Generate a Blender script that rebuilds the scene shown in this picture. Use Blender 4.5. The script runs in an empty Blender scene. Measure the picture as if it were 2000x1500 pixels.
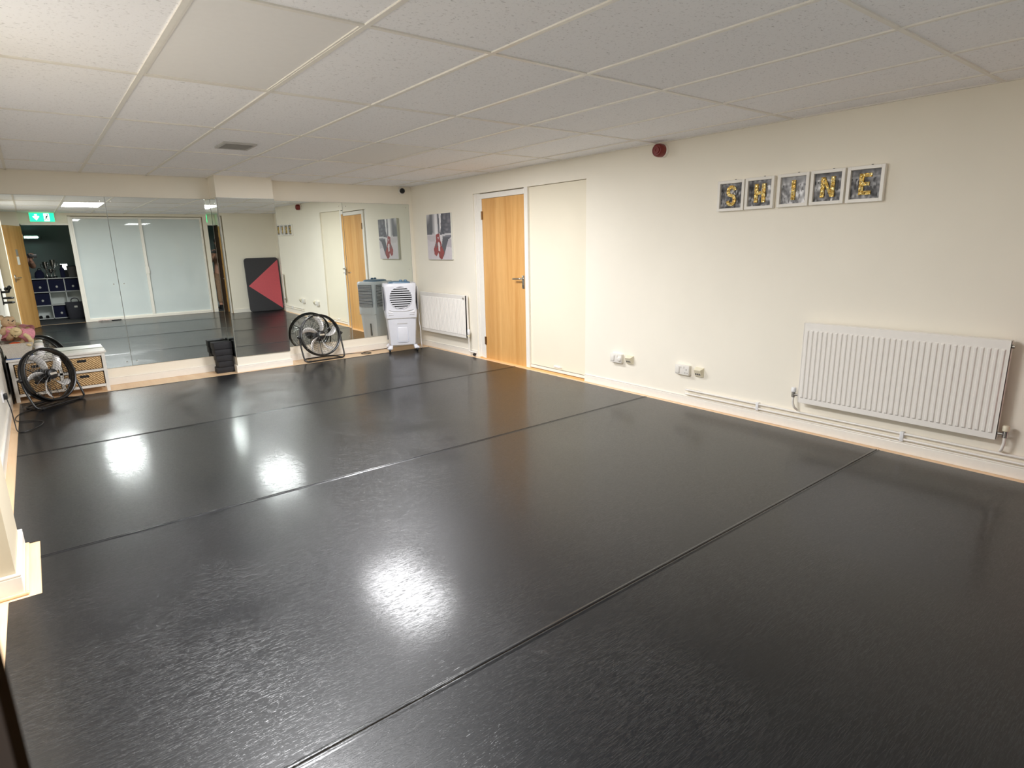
import bpy, bmesh, math, random
from mathutils import Matrix, Vector, noise

# ------------------------------------------------------------------ camera, world, lamps, exposure
scn = bpy.context.scene
COL = scn.collection
R0 = math.radians

def camera_axes(yaw, pitch, roll):
    f = Vector((math.sin(yaw)*math.cos(pitch), math.cos(yaw)*math.cos(pitch), math.sin(pitch)))
    r = Vector((math.cos(yaw), -math.sin(yaw), 0))
    u = r.cross(f)
    c, s = math.cos(roll), math.sin(roll)
    return c*r + s*u, -s*r + c*u, f

CAM_Z = 1.439
_r, _u, _f = camera_axes(.6662, -.2306, -.0224)
cam = bpy.data.cameras.new('camera')
cam.sensor_width = 36
cam.lens = 1162.46/2000*36
cam.clip_start = .004
cam.clip_end = 60
cam.dof.use_dof = True
cam.dof.focus_distance = 5.5
cam.dof.aperture_fstop = 9.0
camo = bpy.data.objects.new('camera', cam)
COL.objects.link(camo)
m = Matrix((_r, _u, -_f)).transposed().to_4x4()
m.translation = (0, 0, CAM_Z)
camo.matrix_world = m
scn.camera = camo

world = bpy.data.worlds.new('world')
scn.world = world
world.use_nodes = True
world.node_tree.nodes['Background'].inputs[0].default_value = (.55, .6, .65, 1)
world.node_tree.nodes['Background'].inputs[1].default_value = .02

CEIL = 2.267
LAMPS = [(.8535, 2.92, 57.0), (2.65, 5.32, 36.5)]      # two ceiling panels, 0.6 m x 1.2 m
for lx, ly, pw in LAMPS:
    li = bpy.data.lights.new('panel_lamp', 'AREA')
    li.shape = 'RECTANGLE'
    li.size, li.size_y = .54, 1.14
    li.energy = pw
    li.color = (.985, .985, 1.0)
    lo = bpy.data.objects.new('panel_lamp', li)
    lo.location = (lx, ly, CEIL-.012)
    COL.objects.link(lo)

vs = scn.view_settings
vs.view_transform = 'Standard'
vs.look = 'None'
vs.gamma = 1
vs.exposure = 1.33
scn.cycles.use_denoising = True
scn.cycles.max_bounces = 10
scn.cycles.diffuse_bounces = 7
scn.cycles.glossy_bounces = 7
scn.cycles.sample_clamp_indirect = 8

random.seed(7)

# ------------------------------------------------------------------ materials
def srgb(r, g, b):
    def c(v):
        v /= 255
        return v/12.92 if v <= .04045 else ((v+.055)/1.055)**2.4
    return (c(r), c(g), c(b), 1)

class NT:
    def __init__(s, name):
        s.m = bpy.data.materials.new(name)
        s.m.use_nodes = True
        s.t = s.m.node_tree
        s.b = s.t.nodes['Principled BSDF']
        s.out = s.t.nodes['Material Output']
    def n(s, kind, **kw):
        nd = s.t.nodes.new(kind)
        for k, v in kw.items():
            if k in nd.inputs: nd.inputs[k].default_value = v
            else: setattr(nd, k, v)
        return nd
    def l(s, a, b): s.t.links.new(a, b)
    def coord(s, scale=(1, 1, 1), rot=(0, 0, 0), which='Object'):
        tc = s.n('ShaderNodeTexCoord')
        mp = s.n('ShaderNodeMapping')
        mp.inputs['Scale'].default_value = scale
        mp.inputs['Rotation'].default_value = rot
        s.l(tc.outputs[which], mp.inputs[0])
        return mp.outputs[0]
    def bump(s, h, strength=.3, dist=.002, prev=None):
        bp = s.n('ShaderNodeBump')
        bp.inputs['Strength'].default_value = strength
        bp.inputs['Distance'].default_value = dist
        s.l(h, bp.inputs['Height'])
        if prev is not None: s.l(prev, bp.inputs['Normal'])
        return bp.outputs[0]
    def ramp(s, fac, stops):
        r = s.n('ShaderNodeValToRGB')
        e = r.color_ramp.elements
        while len(e) < len(stops): e.new(.5)
        for k, (p, c) in enumerate(stops):
            e[k].position = p
            e[k].color = c
        s.l(fac, r.inputs[0])
        return r.outputs[0]

def plain(name, col, rough=.5, metal=0.0, spec=.5, vary=.05, scale=30, bump=0.0, bscale=200, emit=0.0):
    t = NT(name)
    co = t.coord()
    nz = t.n('ShaderNodeTexNoise', Scale=scale, Detail=3.0)
    t.l(co, nz.inputs['Vector'])
    lo = tuple(c*(1-vary) for c in col[:3]) + (1,)
    hi = tuple(min(1, c*(1+vary)) for c in col[:3]) + (1,)
    c = t.ramp(nz.outputs[0], [(.3, lo), (.7, hi)])
    t.l(c, t.b.inputs['Base Color'])
    t.b.inputs['Roughness'].default_value = rough
    t.b.inputs['Metallic'].default_value = metal
    t.b.inputs['Specular IOR Level'].default_value = spec
    if emit:
        t.b.inputs['Emission Color'].default_value = col
        t.b.inputs['Emission Strength'].default_value = emit
    if bump:
        n2 = t.n('ShaderNodeTexNoise', Scale=bscale, Detail=2.0)
        t.l(co, n2.inputs['Vector'])
        t.l(t.bump(n2.outputs[0], bump), t.b.inputs['Normal'])
    return t.m

def wood(name, c1, c2, axis='Z', scale=1.0, rough=.4, plank=None):
    t = NT(name)
    sc = {'X': (.5, 9, 9), 'Y': (9, .5, 9), 'Z': (9, 9, .5)}[axis]
    co = t.coord(tuple(v*scale for v in sc))
    n1 = t.n('ShaderNodeTexNoise', Scale=1.0, Detail=5.0, Distortion=.6)
    t.l(co, n1.inputs['Vector'])
    co2 = t.coord(tuple(v*scale*8 for v in sc))
    n2 = t.n('ShaderNodeTexNoise', Scale=1.5, Detail=4.0)
    t.l(co2, n2.inputs['Vector'])
    mx = t.n('ShaderNodeMath', operation='MULTIPLY_ADD')
    t.l(n2.outputs[0], mx.inputs[0]); mx.inputs[1].default_value = .35
    t.l(n1.outputs[0], mx.inputs[2])
    c = t.ramp(mx.outputs[0], [(.45, c1), (.9, c2)])
    t.l(c, t.b.inputs['Base Color'])
    t.b.inputs['Roughness'].default_value = rough
    return t.m

def wall_paint(name, col, rough=.75):
    t = NT(name)
    co = t.coord()
    n1 = t.n('ShaderNodeTexNoise', Scale=1.3, Detail=4.0)
    t.l(co, n1.inputs['Vector'])
    a = tuple(c*.965 for c in col[:3]) + (1,)
    t.l(t.ramp(n1.outputs[0], [(.35, a), (.65, col)]), t.b.inputs['Base Color'])
    n2 = t.n('ShaderNodeTexNoise', Scale=140.0, Detail=2.0)
    t.l(co, n2.inputs['Vector'])
    t.l(t.bump(n2.outputs[0], .12, .001), t.b.inputs['Normal'])
    t.b.inputs['Roughness'].default_value = rough
    t.b.inputs['Specular IOR Level'].default_value = .3
    return t.m

def attr_mat(name, rough=.5):
    t = NT(name)
    a = t.n('ShaderNodeVertexColor', layer_name='print')
    t.l(a.outputs[0], t.b.inputs['Base Color'])
    t.b.inputs['Roughness'].default_value = rough
    return t.m

M = {}
M['wall'] = wall_paint('cream_paint', srgb(246, 240, 226))
M['infill'] = wall_paint('infill_cream_paint', srgb(239, 231, 211))
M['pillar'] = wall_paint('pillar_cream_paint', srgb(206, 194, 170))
M['wallw'] = wall_paint('pale_paint', srgb(246, 241, 230))
M['white'] = plain('white_gloss_paint', srgb(240, 236, 228), .35, vary=.015)
M['whitep'] = plain('white_plastic', srgb(238, 238, 240), .35, vary=.015)
M['socketw'] = plain('socket_white', srgb(233, 229, 222), .4, vary=.01)
M['radw'] = plain('radiator_enamel', srgb(240, 236, 230), .3, vary=.012)
M['black'] = plain('black_plastic', srgb(24, 24, 27), .4, vary=.1)
M['blackm'] = plain('black_metal', srgb(20, 20, 22), .32, spec=.6, vary=.1)
M['rubber'] = plain('dark_rubber', srgb(30, 30, 32), .7, vary=.1)
M['foam'] = plain('charcoal_foam', srgb(34, 34, 38), .75, vary=.15, bump=.3, bscale=300)
M['chrome'] = plain('chrome', srgb(205, 203, 200), .2, metal=1, vary=.04)
M['blade'] = plain('blade_aluminium', srgb(236, 234, 232), .32, metal=.35, vary=.03)
M['steel'] = plain('brushed_steel', srgb(190, 186, 178), .3, metal=1, vary=.06)
M['brass'] = plain('brass_hinge', srgb(150, 122, 92), .35, metal=1, vary=.08)
M['doorwood'] = wood('door_veneer', srgb(203, 148, 82), srgb(229, 180, 114), 'Z', 1.0, .38)
M['rearwood'] = wood('old_door_veneer', srgb(176, 130, 70), srgb(205, 160, 98), 'Z', 1.0, .4)
M['shadedwood'] = wood('shaded_jamb_wood', srgb(58, 38, 18), srgb(76, 50, 26), 'Z', 1.0, .9)  # door brown darkened in colour to stand in for unlit wood
M['laminate'] = wood('pale_laminate', srgb(226, 188, 146), srgb(242, 212, 174), 'Y', 1.0, .35)
M['threshold'] = wood('threshold_oak', srgb(214, 164, 98), srgb(238, 196, 134), 'Y', 1.2, .35)
M['red'] = plain('siren_red', srgb(126, 40, 34), .3, vary=.08)
M['tank'] = plain('cooler_white', srgb(226, 228, 236), .38, vary=.012)
M['bluegrey'] = plain('cooler_blue', srgb(92, 124, 150), .35, vary=.03)
M['dark'] = plain('dark_void', srgb(22, 23, 26), .6, vary=.1)
M['navy'] = plain('navy_fabric', srgb(30, 34, 66), .9, vary=.15, bump=.4, bscale=400)
M['bagf'] = plain('charcoal_bag', srgb(58, 58, 66), .85, vary=.12, bump=.3, bscale=150)
M['shelf'] = plain('shelf_white', srgb(225, 228, 226), .45, vary=.02)
M['grey'] = plain('grey_metal', srgb(186, 184, 180), .45, vary=.04)
M['greyd'] = plain('mid_grey', srgb(110, 108, 106), .6, vary=.04)
M['corr'] = wall_paint('corridor_paint', srgb(196, 210, 206))
M['carpet'] = plain('corridor_carpet', srgb(70, 72, 74), .95, vary=.2, bump=.6, bscale=500)
M['matred'] = plain('mat_red', srgb(218, 98, 108), .6, vary=.04, bump=.15, bscale=250)
M['matblk'] = plain('mat_black', srgb(58, 58, 63), .6, vary=.08, bump=.15, bscale=250)
M['fur'] = plain('bear_plush', srgb(205, 176, 140), .95, vary=.14, scale=90, bump=1.0, bscale=350)
M['furl'] = plain('bear_cream', srgb(228, 206, 160), .95, vary=.12, scale=90, bump=1.0, bscale=350)
M['pink'] = plain('pink_knit', srgb(222, 150, 162), .9, vary=.18, scale=60, bump=.8, bscale=250)
M['orange'] = plain('orange_cloth', srgb(232, 110, 66), .9, vary=.1)
M['blue'] = plain('blue_cloth', srgb(86, 120, 176), .9, vary=.1)
M['skin'] = plain('skin', srgb(214, 160, 136), .5, vary=.05)
M['mauve'] = plain('tan_sleeve', srgb(184, 144, 122), .85, vary=.1)
M['trouser'] = plain('tan_trousers', srgb(176, 140, 112), .85, vary=.1)
M['hair'] = plain('brown_hair', srgb(58, 40, 30), .6, vary=.2, scale=80)
M['cream'] = plain('aged_plastic', srgb(228, 220, 196), .4, vary=.02)
M['paper'] = plain('sign_paper', srgb(222, 222, 214), .6, vary=.03)
M['plate'] = plain('grey_plate', srgb(160, 158, 150), .4, metal=.3, vary=.03)
M['exitg'] = plain('exit_green', srgb(20, 196, 120), .4, emit=1.6)
M['exitw'] = plain('exit_white', srgb(225, 250, 240), .4, emit=1.5)
M['exitk'] = plain('exit_figure', srgb(60, 84, 80), .5)
M['glow'] = plain('lit_panel', srgb(245, 250, 250), .4, emit=2.2)
M['glowg'] = plain('lit_strip', srgb(170, 230, 215), .4, emit=9.0)
M['clothp'] = plain('pale_pink_cloth', srgb(226, 205, 200), .9, vary=.2, scale=60)
M['opal'] = plain('opal_diffuser', srgb(240, 238, 236), .55, vary=.01)

def mirror_mat():
    t = NT('mirror_silver')
    t.b.inputs['Metallic'].default_value = 1
    t.b.inputs['Roughness'].default_value = .0
    t.b.inputs['Base Color'].default_value = (.80, .845, .815, 1)
    co = t.coord()
    nz = t.n('ShaderNodeTexNoise', Scale=1.2, Detail=3.0)
    t.l(co, nz.inputs['Vector'])
    t.l(t.ramp(nz.outputs[0], [(.3, (.785, .83, .80, 1)), (.7, (.81, .855, .825, 1))]), t.b.inputs['Base Color'])
    return t.m
M['mirror'] = mirror_mat()
M['glassedge'] = plain('mirror_edge', srgb(120, 130, 128), .15, spec=.8, vary=.03)

def glass_film():
    t = NT('frosted_film_glass')
    co = t.coord()
    nz = t.n('ShaderNodeTexNoise', Scale=1.1, Detail=3.0)
    t.l(co, nz.inputs['Vector'])
    t.l(t.ramp(nz.outputs[0], [(.3, srgb(206, 215, 216)), (.7, srgb(214, 223, 224))]), t.b.inputs['Base Color'])
    t.b.inputs['Roughness'].default_value = .6
    t.b.inputs['Coat Weight'].default_value = 1.0
    t.b.inputs['Coat Roughness'].default_value = .02
    return t.m
M['film'] = glass_film()

def tile_mat():
    t = NT('mineral_ceiling_tile')
    co = t.coord()
    nz = t.n('ShaderNodeTexNoise', Scale=75.0, Detail=4.0, Roughness=.7)
    t.l(co, nz.inputs['Vector'])
    base = srgb(250, 250, 253)
    c1 = t.ramp(nz.outputs[0], [(.33, tuple(v*.72 for v in base[:3]) + (1,)), (.42, base)])
    # worm holes, stretched along one direction
    co2 = t.coord((26, 80, 40))
    n2 = t.n('ShaderNodeTexNoise', Scale=1.0, Detail=3.0, Roughness=.6)
    t.l(co2, n2.inputs['Vector'])
    f2 = t.ramp(n2.outputs[0], [(.29, (.62, .61, .6, 1)), (.335, (1, 1, 1, 1))])
    mx = t.n('ShaderNodeMixRGB', blend_type='MULTIPLY')
    mx.inputs[0].default_value = 1
    t.l(c1, mx.inputs[1]); t.l(f2, mx.inputs[2])
    # broad tone difference from tile to tile and an old water stain
    n3 = t.n('ShaderNodeTexNoise', Scale=.8, Detail=2.0)
    t.l(t.coord(), n3.inputs['Vector'])
    f3 = t.ramp(n3.outputs[0], [(.35, (.98, .978, .975, 1)), (.65, (1, 1, 1, 1))])
    m2 = t.n('ShaderNodeMixRGB', blend_type='MULTIPLY')
    m2.inputs[0].default_value = 1
    t.l(mx.outputs[0], m2.inputs[1]); t.l(f3, m2.inputs[2])
    t.l(m2.outputs[0], t.b.inputs['Base Color'])
    t.l(t.bump(nz.outputs[0], .35, .002), t.b.inputs['Normal'])
    t.b.inputs['Roughness'].default_value = .85
    t.b.inputs['Specular IOR Level'].default_value = .2
    return t.m
M['tile'] = tile_mat()
M['tbar'] = plain('white_ceiling_bar', srgb(236, 232, 224), .4, vary=.02)

def vinyl():
    t = NT('black_dance_vinyl')
    co = t.coord()
    big = t.n('ShaderNodeTexNoise', Scale=.9, Detail=4.0)
    t.l(co, big.inputs['Vector'])
    # scuffs: thin arcs at several orientations, from voronoi cell edges of distorted coordinates
    def scuff(rot, along, across, lo):
        c = t.coord((along, across, 1), (0, 0, rot))
        d = t.n('ShaderNodeTexNoise', Scale=1.0, Detail=1.0, Distortion=.25)
        t.l(c, d.inputs['Vector'])
        return t.ramp(d.outputs[0], [(lo, (0, 0, 0, 1)), (lo+.05, (1, 1, 1, 1))])
    lines = None
    for rot, al, ac, lo in ((.25, 14, 260, .645), (.75, 22, 340, .645), (1.2, 10, 240, .66), (1.65, 20, 330, .645), (2.1, 12, 280, .655), (2.55, 18, 320, .65), (2.95, 24, 380, .64)):
        q = scuff(rot, al, ac, lo)
        if lines is None: lines = q
        else:
            mxn = t.n('ShaderNodeMath', operation='MAXIMUM'); t.l(lines, mxn.inputs[0]); t.l(q, mxn.inputs[1]); lines = mxn.outputs[0]
    mask = t.n('ShaderNodeTexNoise', Scale=1.6, Detail=3.0)
    t.l(co, mask.inputs['Vector'])
    mk = t.ramp(mask.outputs[0], [(.36, (.3, .3, .3, 1)), (.6, (1, 1, 1, 1))])
    sc = t.n('ShaderNodeMath', operation='MULTIPLY'); t.l(lines, sc.inputs[0]); t.l(mk, sc.inputs[1])
    fine = t.n('ShaderNodeTexNoise', Scale=110.0, Detail=5.0, Roughness=.7)
    t.l(co, fine.inputs['Vector'])
    # colour: black vinyl with greyish worn scuffs
    c0 = t.ramp(big.outputs[0], [(.3, srgb(7, 9, 13)), (.7, srgb(10, 12, 18))])
    mx = t.n('ShaderNodeMixRGB')
    mu = t.n('ShaderNodeMath', operation='MULTIPLY'); t.l(sc.outputs[0], mu.inputs[0]); mu.inputs[1].default_value = .12
    t.l(mu.outputs[0], mx.inputs[0]); t.l(c0, mx.inputs[1]); mx.inputs[2].default_value = srgb(62, 64, 68)
    t.l(mx.outputs[0], t.b.inputs['Base Color'])
    rr = t.ramp(fine.outputs[0], [(.3, (.34, .34, .34, 1)), (.7, (.44, .44, .44, 1))])
    t.l(rr, t.b.inputs['Roughness'])
    t.b.inputs['Specular IOR Level'].default_value = .33
    b1 = t.bump(fine.outputs[0], .16, .0012)
    b2 = t.bump(sc.outputs[0], .42, .0006, b1)
    t.l(b2, t.b.inputs['Normal'])
    t.b.inputs['Coat Weight'].default_value = .46
    t.b.inputs['Coat Roughness'].default_value = .09
    t.l(t.bump(sc.outputs[0], .6, .0005, t.bump(fine.outputs[0], .25, .0008)), t.b.inputs['Coat Normal'])
    return t.m
M['vinyl'] = vinyl()

def wicker(name, c1, c2, sx=90, sz=70):
    t = NT(name)
    co = t.coord()
    w1 = t.n('ShaderNodeTexWave', Scale=sx/3.6, Distortion=3.0, Detail=2.0)
    w1.bands_direction = 'DIAGONAL'
    t.l(co, w1.inputs['Vector'])
    n = t.n('ShaderNodeTexNoise', Scale=45.0, Detail=3.0)
    t.l(co, n.inputs['Vector'])
    mx = t.n('ShaderNodeMath', operation='MULTIPLY_ADD')
    t.l(n.outputs[0], mx.inputs[0]); mx.inputs[1].default_value = .6; t.l(w1.outputs['Fac'], mx.inputs[2])
    t.l(t.ramp(mx.outputs[0], [(.35, c1), (1.15, c2)]), t.b.inputs['Base Color'])
    t.l(t.bump(w1.outputs['Fac'], .8, .006), t.b.inputs['Normal'])
    t.b.inputs['Roughness'].default_value = .75
    return t.m
M['seagrass'] = wicker('seagrass_weave', srgb(150, 112, 70), srgb(236, 200, 148))
M['wickerw'] = wicker('white_wicker', srgb(206, 194, 176), srgb(246, 240, 230), 240)

def sequin():
    t = NT('gold_sequins')
    co = t.coord()
    v = t.n('ShaderNodeTexVoronoi', Scale=130.0)
    t.l(co, v.inputs['Vector'])
    sp = t.n('ShaderNodeSeparateColor')
    t.l(v.outputs['Color'], sp.inputs[0])
    t.l(t.ramp(sp.outputs[0], [(.1, srgb(166, 124, 44)), (.5, srgb(232, 190, 88)), (.85, srgb(255, 240, 176))]), t.b.inputs['Base Color'])
    t.b.inputs['Metallic'].default_value = .5
    t.b.inputs['Roughness'].default_value = .3
    sub = t.n('ShaderNodeVectorMath', operation='SUBTRACT')
    t.l(v.outputs['Color'], sub.inputs[0]); sub.inputs[1].default_value = (.5, .5, .5)
    sc = t.n('ShaderNodeVectorMath', operation='SCALE'); t.l(sub.outputs[0], sc.inputs[0]); sc.inputs['Scale'].default_value = .9
    g = t.n('ShaderNodeNewGeometry')
    ad = t.n('ShaderNodeVectorMath', operation='ADD'); t.l(g.outputs['Normal'], ad.inputs[0]); t.l(sc.outputs[0], ad.inputs[1])
    nm = t.n('ShaderNodeVectorMath', operation='NORMALIZE'); t.l(ad.outputs[0], nm.inputs[0])
    t.l(nm.outputs[0], t.b.inputs['Normal'])
    return t.m
M['gold'] = sequin()
M['print'] = attr_mat('printed_picture', .5)

# ------------------------------------------------------------------ mesh helpers
class MB:
    """collects shapes and links them as one mesh object"""
    def __init__(s): s.v, s.f, s.sm = [], [], []
    def add(s, vs, fs, mx=None, smooth=False):
        o = len(s.v)
        s.v += [tuple(mx @ Vector(p)) if mx else tuple(p) for p in vs]
        s.f += [tuple(o+i for i in f) for f in fs]
        s.sm += [smooth]*len(fs)
        return s
    def box(s, a, b, mx=None):
        (x0, y0, z0), (x1, y1, z1) = a, b
        vs = [(x0,y0,z0),(x1,y0,z0),(x1,y1,z0),(x0,y1,z0),(x0,y0,z1),(x1,y0,z1),(x1,y1,z1),(x0,y1,z1)]
        return s.add(vs, [(0,3,2,1),(4,5,6,7),(0,1,5,4),(1,2,6,5),(2,3,7,6),(3,0,4,7)], mx)
    def rbox(s, a, b, r=.01, seg=2, mx=None):
        bm = bmesh.new()
        bmesh.ops.create_cube(bm, size=1)
        for v in bm.verts:
            v.co = Vector([(a[k]+b[k])/2 + v.co[k]*(b[k]-a[k]) for k in range(3)])
        bmesh.ops.bevel(bm, geom=list(bm.edges), offset=r, segments=seg, profile=.5, affect='EDGES')
        return s.bm(bm, mx, True)
    def bm(s, bm, mx=None, smooth=False):
        bm.verts.index_update()
        s.add([v.co.copy() for v in bm.verts], [[v.index for v in f.verts] for f in bm.faces], mx, smooth)
        bm.free()
        return s
    def prism(s, pts, z0, z1, mx=None):
        n = len(pts)
        vs = [(x, y, z0) for x, y in pts] + [(x, y, z1) for x, y in pts]
        fs = [tuple(reversed(range(n))), tuple(range(n, 2*n))] + [(i, (i+1) % n, n+(i+1) % n, n+i) for i in range(n)]
        return s.add(vs, fs, mx)
    def tube(s, path, r, seg=10, closed=False, mx=None, cap=True):
        P = [Vector(p) for p in path]
        n = len(P)
        rr = r if isinstance(r, (list, tuple)) else [r]*n
        vs, fs = [], []
        up = None
        for i in range(n):
            a = P[(i-1) % n] if (closed or i > 0) else P[i]
            b = P[(i+1) % n] if (closed or i < n-1) else P[i]
            t = (b-a).normalized()
            if up is None:
                up = Vector((0, 0, 1)) if abs(t.z) < .9 else Vector((1, 0, 0))
            x = up.cross(t).normalized()
            y = t.cross(x)
            up = y
            for k in range(seg):
                an = 2*math.pi*k/seg
                vs.append(P[i] + rr[i]*(math.cos(an)*x + math.sin(an)*y))
        for i in range(n if closed else n-1):
            j = (i+1) % n
            for k in range(seg):
                l = (k+1) % seg
                fs.append((i*seg+k, i*seg+l, j*seg+l, j*seg+k))
        if not closed and cap:
            fs.append(tuple(reversed(range(seg))))
            fs.append(tuple(range((n-1)*seg, n*seg)))
        return s.add(vs, fs, mx, True)
    def lathe(s, prof, seg=24, mx=None, smooth=True):
        """profile of (radius, height) turned around local z"""
        vs, fs = [], []
        n = len(prof)
        for (r, z) in prof:
            for k in range(seg):
                a = 2*math.pi*k/seg
                vs.append((r*math.cos(a), r*math.sin(a), z))
        for i in range(n-1):
            for k in range(seg):
                l = (k+1) % seg
                fs.append((i*seg+k, i*seg+l, (i+1)*seg+l, (i+1)*seg+k))
        fs.append(tuple(reversed(range(seg))))
        fs.append(tuple(range((n-1)*seg, n*seg)))
        return s.add(vs, fs, mx, smooth)
    def torus(s, R, r, z=0, seg=40, sub=8, mx=None):
        return s.tube([(R*math.cos(2*math.pi*k/seg), R*math.sin(2*math.pi*k/seg), z) for k in range(seg)], r, sub, True, mx)
    def ball(s, c, rad, seg=16, mx=None):
        bm = bmesh.new()
        bmesh.ops.create_uvsphere(bm, u_segments=seg, v_segments=max(6, seg*2//3), radius=1)
        rad = rad if isinstance(rad, (tuple, list)) else (rad,)*3
        for v in bm.verts:
            v.co = Vector((c[0]+v.co.x*rad[0], c[1]+v.co.y*rad[1], c[2]+v.co.z*rad[2]))
        return s.bm(bm, mx, True)
    def loft(s, secs, n=28, p=5.0, mx=None):
        """sections (z, cx, cy, half x, half y) of rounded rectangles"""
        vs, fs = [], []
        for (z, cx, cy, hx, hy) in secs:
            for k in range(n):
                a = 2*math.pi*(k+.5)/n
                c, d = math.cos(a), math.sin(a)
                q = (abs(c)**p + abs(d)**p)**(-1/p)
                vs.append((cx+hx*c*q, cy+hy*d*q, z))
        for i in range(len(secs)-1):
            for k in range(n):
                l = (k+1) % n
                fs.append((i*n+k, i*n+l, (i+1)*n+l, (i+1)*n+k))
        fs.append(tuple(reversed(range(n))))
        fs.append(tuple(range((len(secs)-1)*n, len(secs)*n)))
        return s.add(vs, fs, mx, True)
    def build(s, name, mat, parent=None, bevel=0.0, loc=None):
        me = bpy.data.meshes.new(name)
        me.from_pydata(s.v, [], s.f)
        me.validate()
        if len(me.polygons) == len(s.sm):
            me.polygons.foreach_set('use_smooth', s.sm)
        bm = bmesh.new(); bm.from_mesh(me)
        bmesh.ops.recalc_face_normals(bm, faces=bm.faces)
        bm.to_mesh(me); bm.free()
        if any(s.sm):
            try: me.set_sharp_from_angle(angle=R0(40))
            except Exception: pass
        me.materials.append(mat)
        o = bpy.data.objects.new(name, me)
        COL.objects.link(o)
        if parent: o.parent = parent
        if loc: o.location = loc
        if bevel:
            b = o.modifiers.new('bevel', 'BEVEL')
            b.width = bevel; b.segments = 2; b.limit_method = 'ANGLE'; b.angle_limit = R0(50)
        return o

def tag(o, label=None, cat=None, group=None, kind=None):
    if label: o['label'] = label
    if cat: o['category'] = cat
    if group: o['group'] = group
    if kind: o['kind'] = kind
    return o
def thing(name, label, cat, loc=(0, 0, 0), rz=0.0, group=None):
    o = bpy.data.objects.new(name, None)
    o.empty_display_size = .1
    COL.objects.link(o)
    o.location = loc
    o.rotation_euler = (0, 0, rz)
    return tag(o, label, cat, group)
def struct(o, label, cat='room'):
    return tag(o, label, cat, kind='structure')
def copy_tree(o, parent=None):
    c = o.copy(); COL.objects.link(c)
    if parent: c.parent = parent
    for ch in list(o.children): copy_tree(ch, c)
    return c
def smooth_path(pts, n=6):
    P = [Vector(p) for p in pts]
    out = []
    for i in range(len(P)-1):
        p0, p1, p2, p3 = P[max(i-1, 0)], P[i], P[i+1], P[min(i+2, len(P)-1)]
        for k in range(n):
            t = k/n
            out.append(.5*((2*p1) + (p2-p0)*t + (2*p0-5*p1+4*p2-p3)*t*t + (3*p1-p0-3*p2+p3)*t**3))
    out.append(P[-1])
    return out
def rotm(rx=0, ry=0, rz=0, loc=(0, 0, 0)):
    return Matrix.Translation(loc) @ Matrix.Rotation(rz, 4, 'Z') @ Matrix.Rotation(ry, 4, 'Y') @ Matrix.Rotation(rx, 4, 'X')
def basis(x, y, z, loc=(0, 0, 0)):
    mx = Matrix((Vector(x), Vector(y), Vector(z))).transposed().to_4x4()
    mx.translation = loc
    return mx

# ------------------------------------------------------------------ the room
XL, XR, YB, YR = -.37, 4.44, 7.90, .05       # left wall, right wall, mirror wall, rear wall faces
PX0, PX1, PY = 1.77, 2.405, 7.60             # column on the mirror wall

struct(MB().box((-1.2, -.08, -.06), (4.75, 8.05, 0)).build('floor', M['laminate']), 'pale wood laminate floor showing round the black mats', 'floor')
struct(MB().box((-1.6, -3.2, -.06), (2.6, -.085, -.002)).build('floor_corridor', M['carpet']), 'dark carpet of the unlit corridor beyond the open door', 'floor')

# ceiling tiles, one slab with a hollow where each lamp panel sits, plus its grid of bars
xs = [.5535 + .6*k for k in range(-2, 7)]
ys = [3.5236 + 1.2*k for k in range(-3, 4)]
gx = [XL-.05] + [x for x in xs if XL < x < XR] + [XR+.05]
gy = [YR-.05] + [y for y in ys if YR < y < YB] + [YB+.05]
cb = MB()
def is_lamp(xa, ya):
    return any(abs(xa-(lx-.3)) < .02 and abs(ya-(ly-.6)) < .02 for lx, ly, _ in LAMPS)
for i in range(len(gx)-1):
    for j in range(len(gy)-1):
        if is_lamp(gx[i], gy[j]): continue
        d = .0025*random.random()
        cb.box((gx[i], gy[j], CEIL+.002+d), (gx[i+1], gy[j+1], CEIL+.05))
struct(cb.build('ceiling', M['tile']), 'suspended ceiling of speckled off-white mineral tiles', 'ceiling')
gb = MB()
for x in gx[1:-1]: gb.box((x-.011, YR, CEIL-.004), (x+.011, YB, CEIL+.004))
for y in gy[1:-1]: gb.box((XL, y-.011, CEIL-.0035), (XR, y+.011, CEIL+.0045))
for (a, b) in (((XL, YR), (XL+.02, YB)), ((XR-.02, YR), (XR, YB)), ((XL, YR), (XR, YR+.02)), ((XL, YB-.02), (XR, YB))):
    gb.box((a[0], a[1], CEIL-.004), (b[0], b[1], CEIL+.004))
struct(gb.build('trim_1', M['tbar']), 'white metal grid bars between the ceiling tiles', 'ceiling grid')
struct(MB().box((-1.6, -3.2, 2.4), (2.6, -.085, 2.45)).build('ceiling_corridor', M['corr']), 'dark ceiling of the corridor beyond the door', 'ceiling')

for (lx, ly, _), lab in zip(LAMPS, ('flush smooth white ceiling light panel nearest the open doorway', 'flush smooth white ceiling light panel above the middle of the far mats')):
    t = thing('ceiling_light_panel', lab, 'ceiling light', (lx, ly, CEIL), 0, 'ceiling light panels')
    f = MB()
    f.box((-.3, -.6, -.002), (-.28, .6, .02)); f.box((.28, -.6, -.002), (.3, .6, .02))
    f.box((-.28, -.6, -.002), (.28, -.58, .02)); f.box((-.28, .58, -.002), (.28, .6, .02))
    f.build('frame', M['tbar'], t)
    MB().box((-.28, -.58, .003), (.28, .58, .03)).build('diffuser', M['opal'], t)

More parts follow.
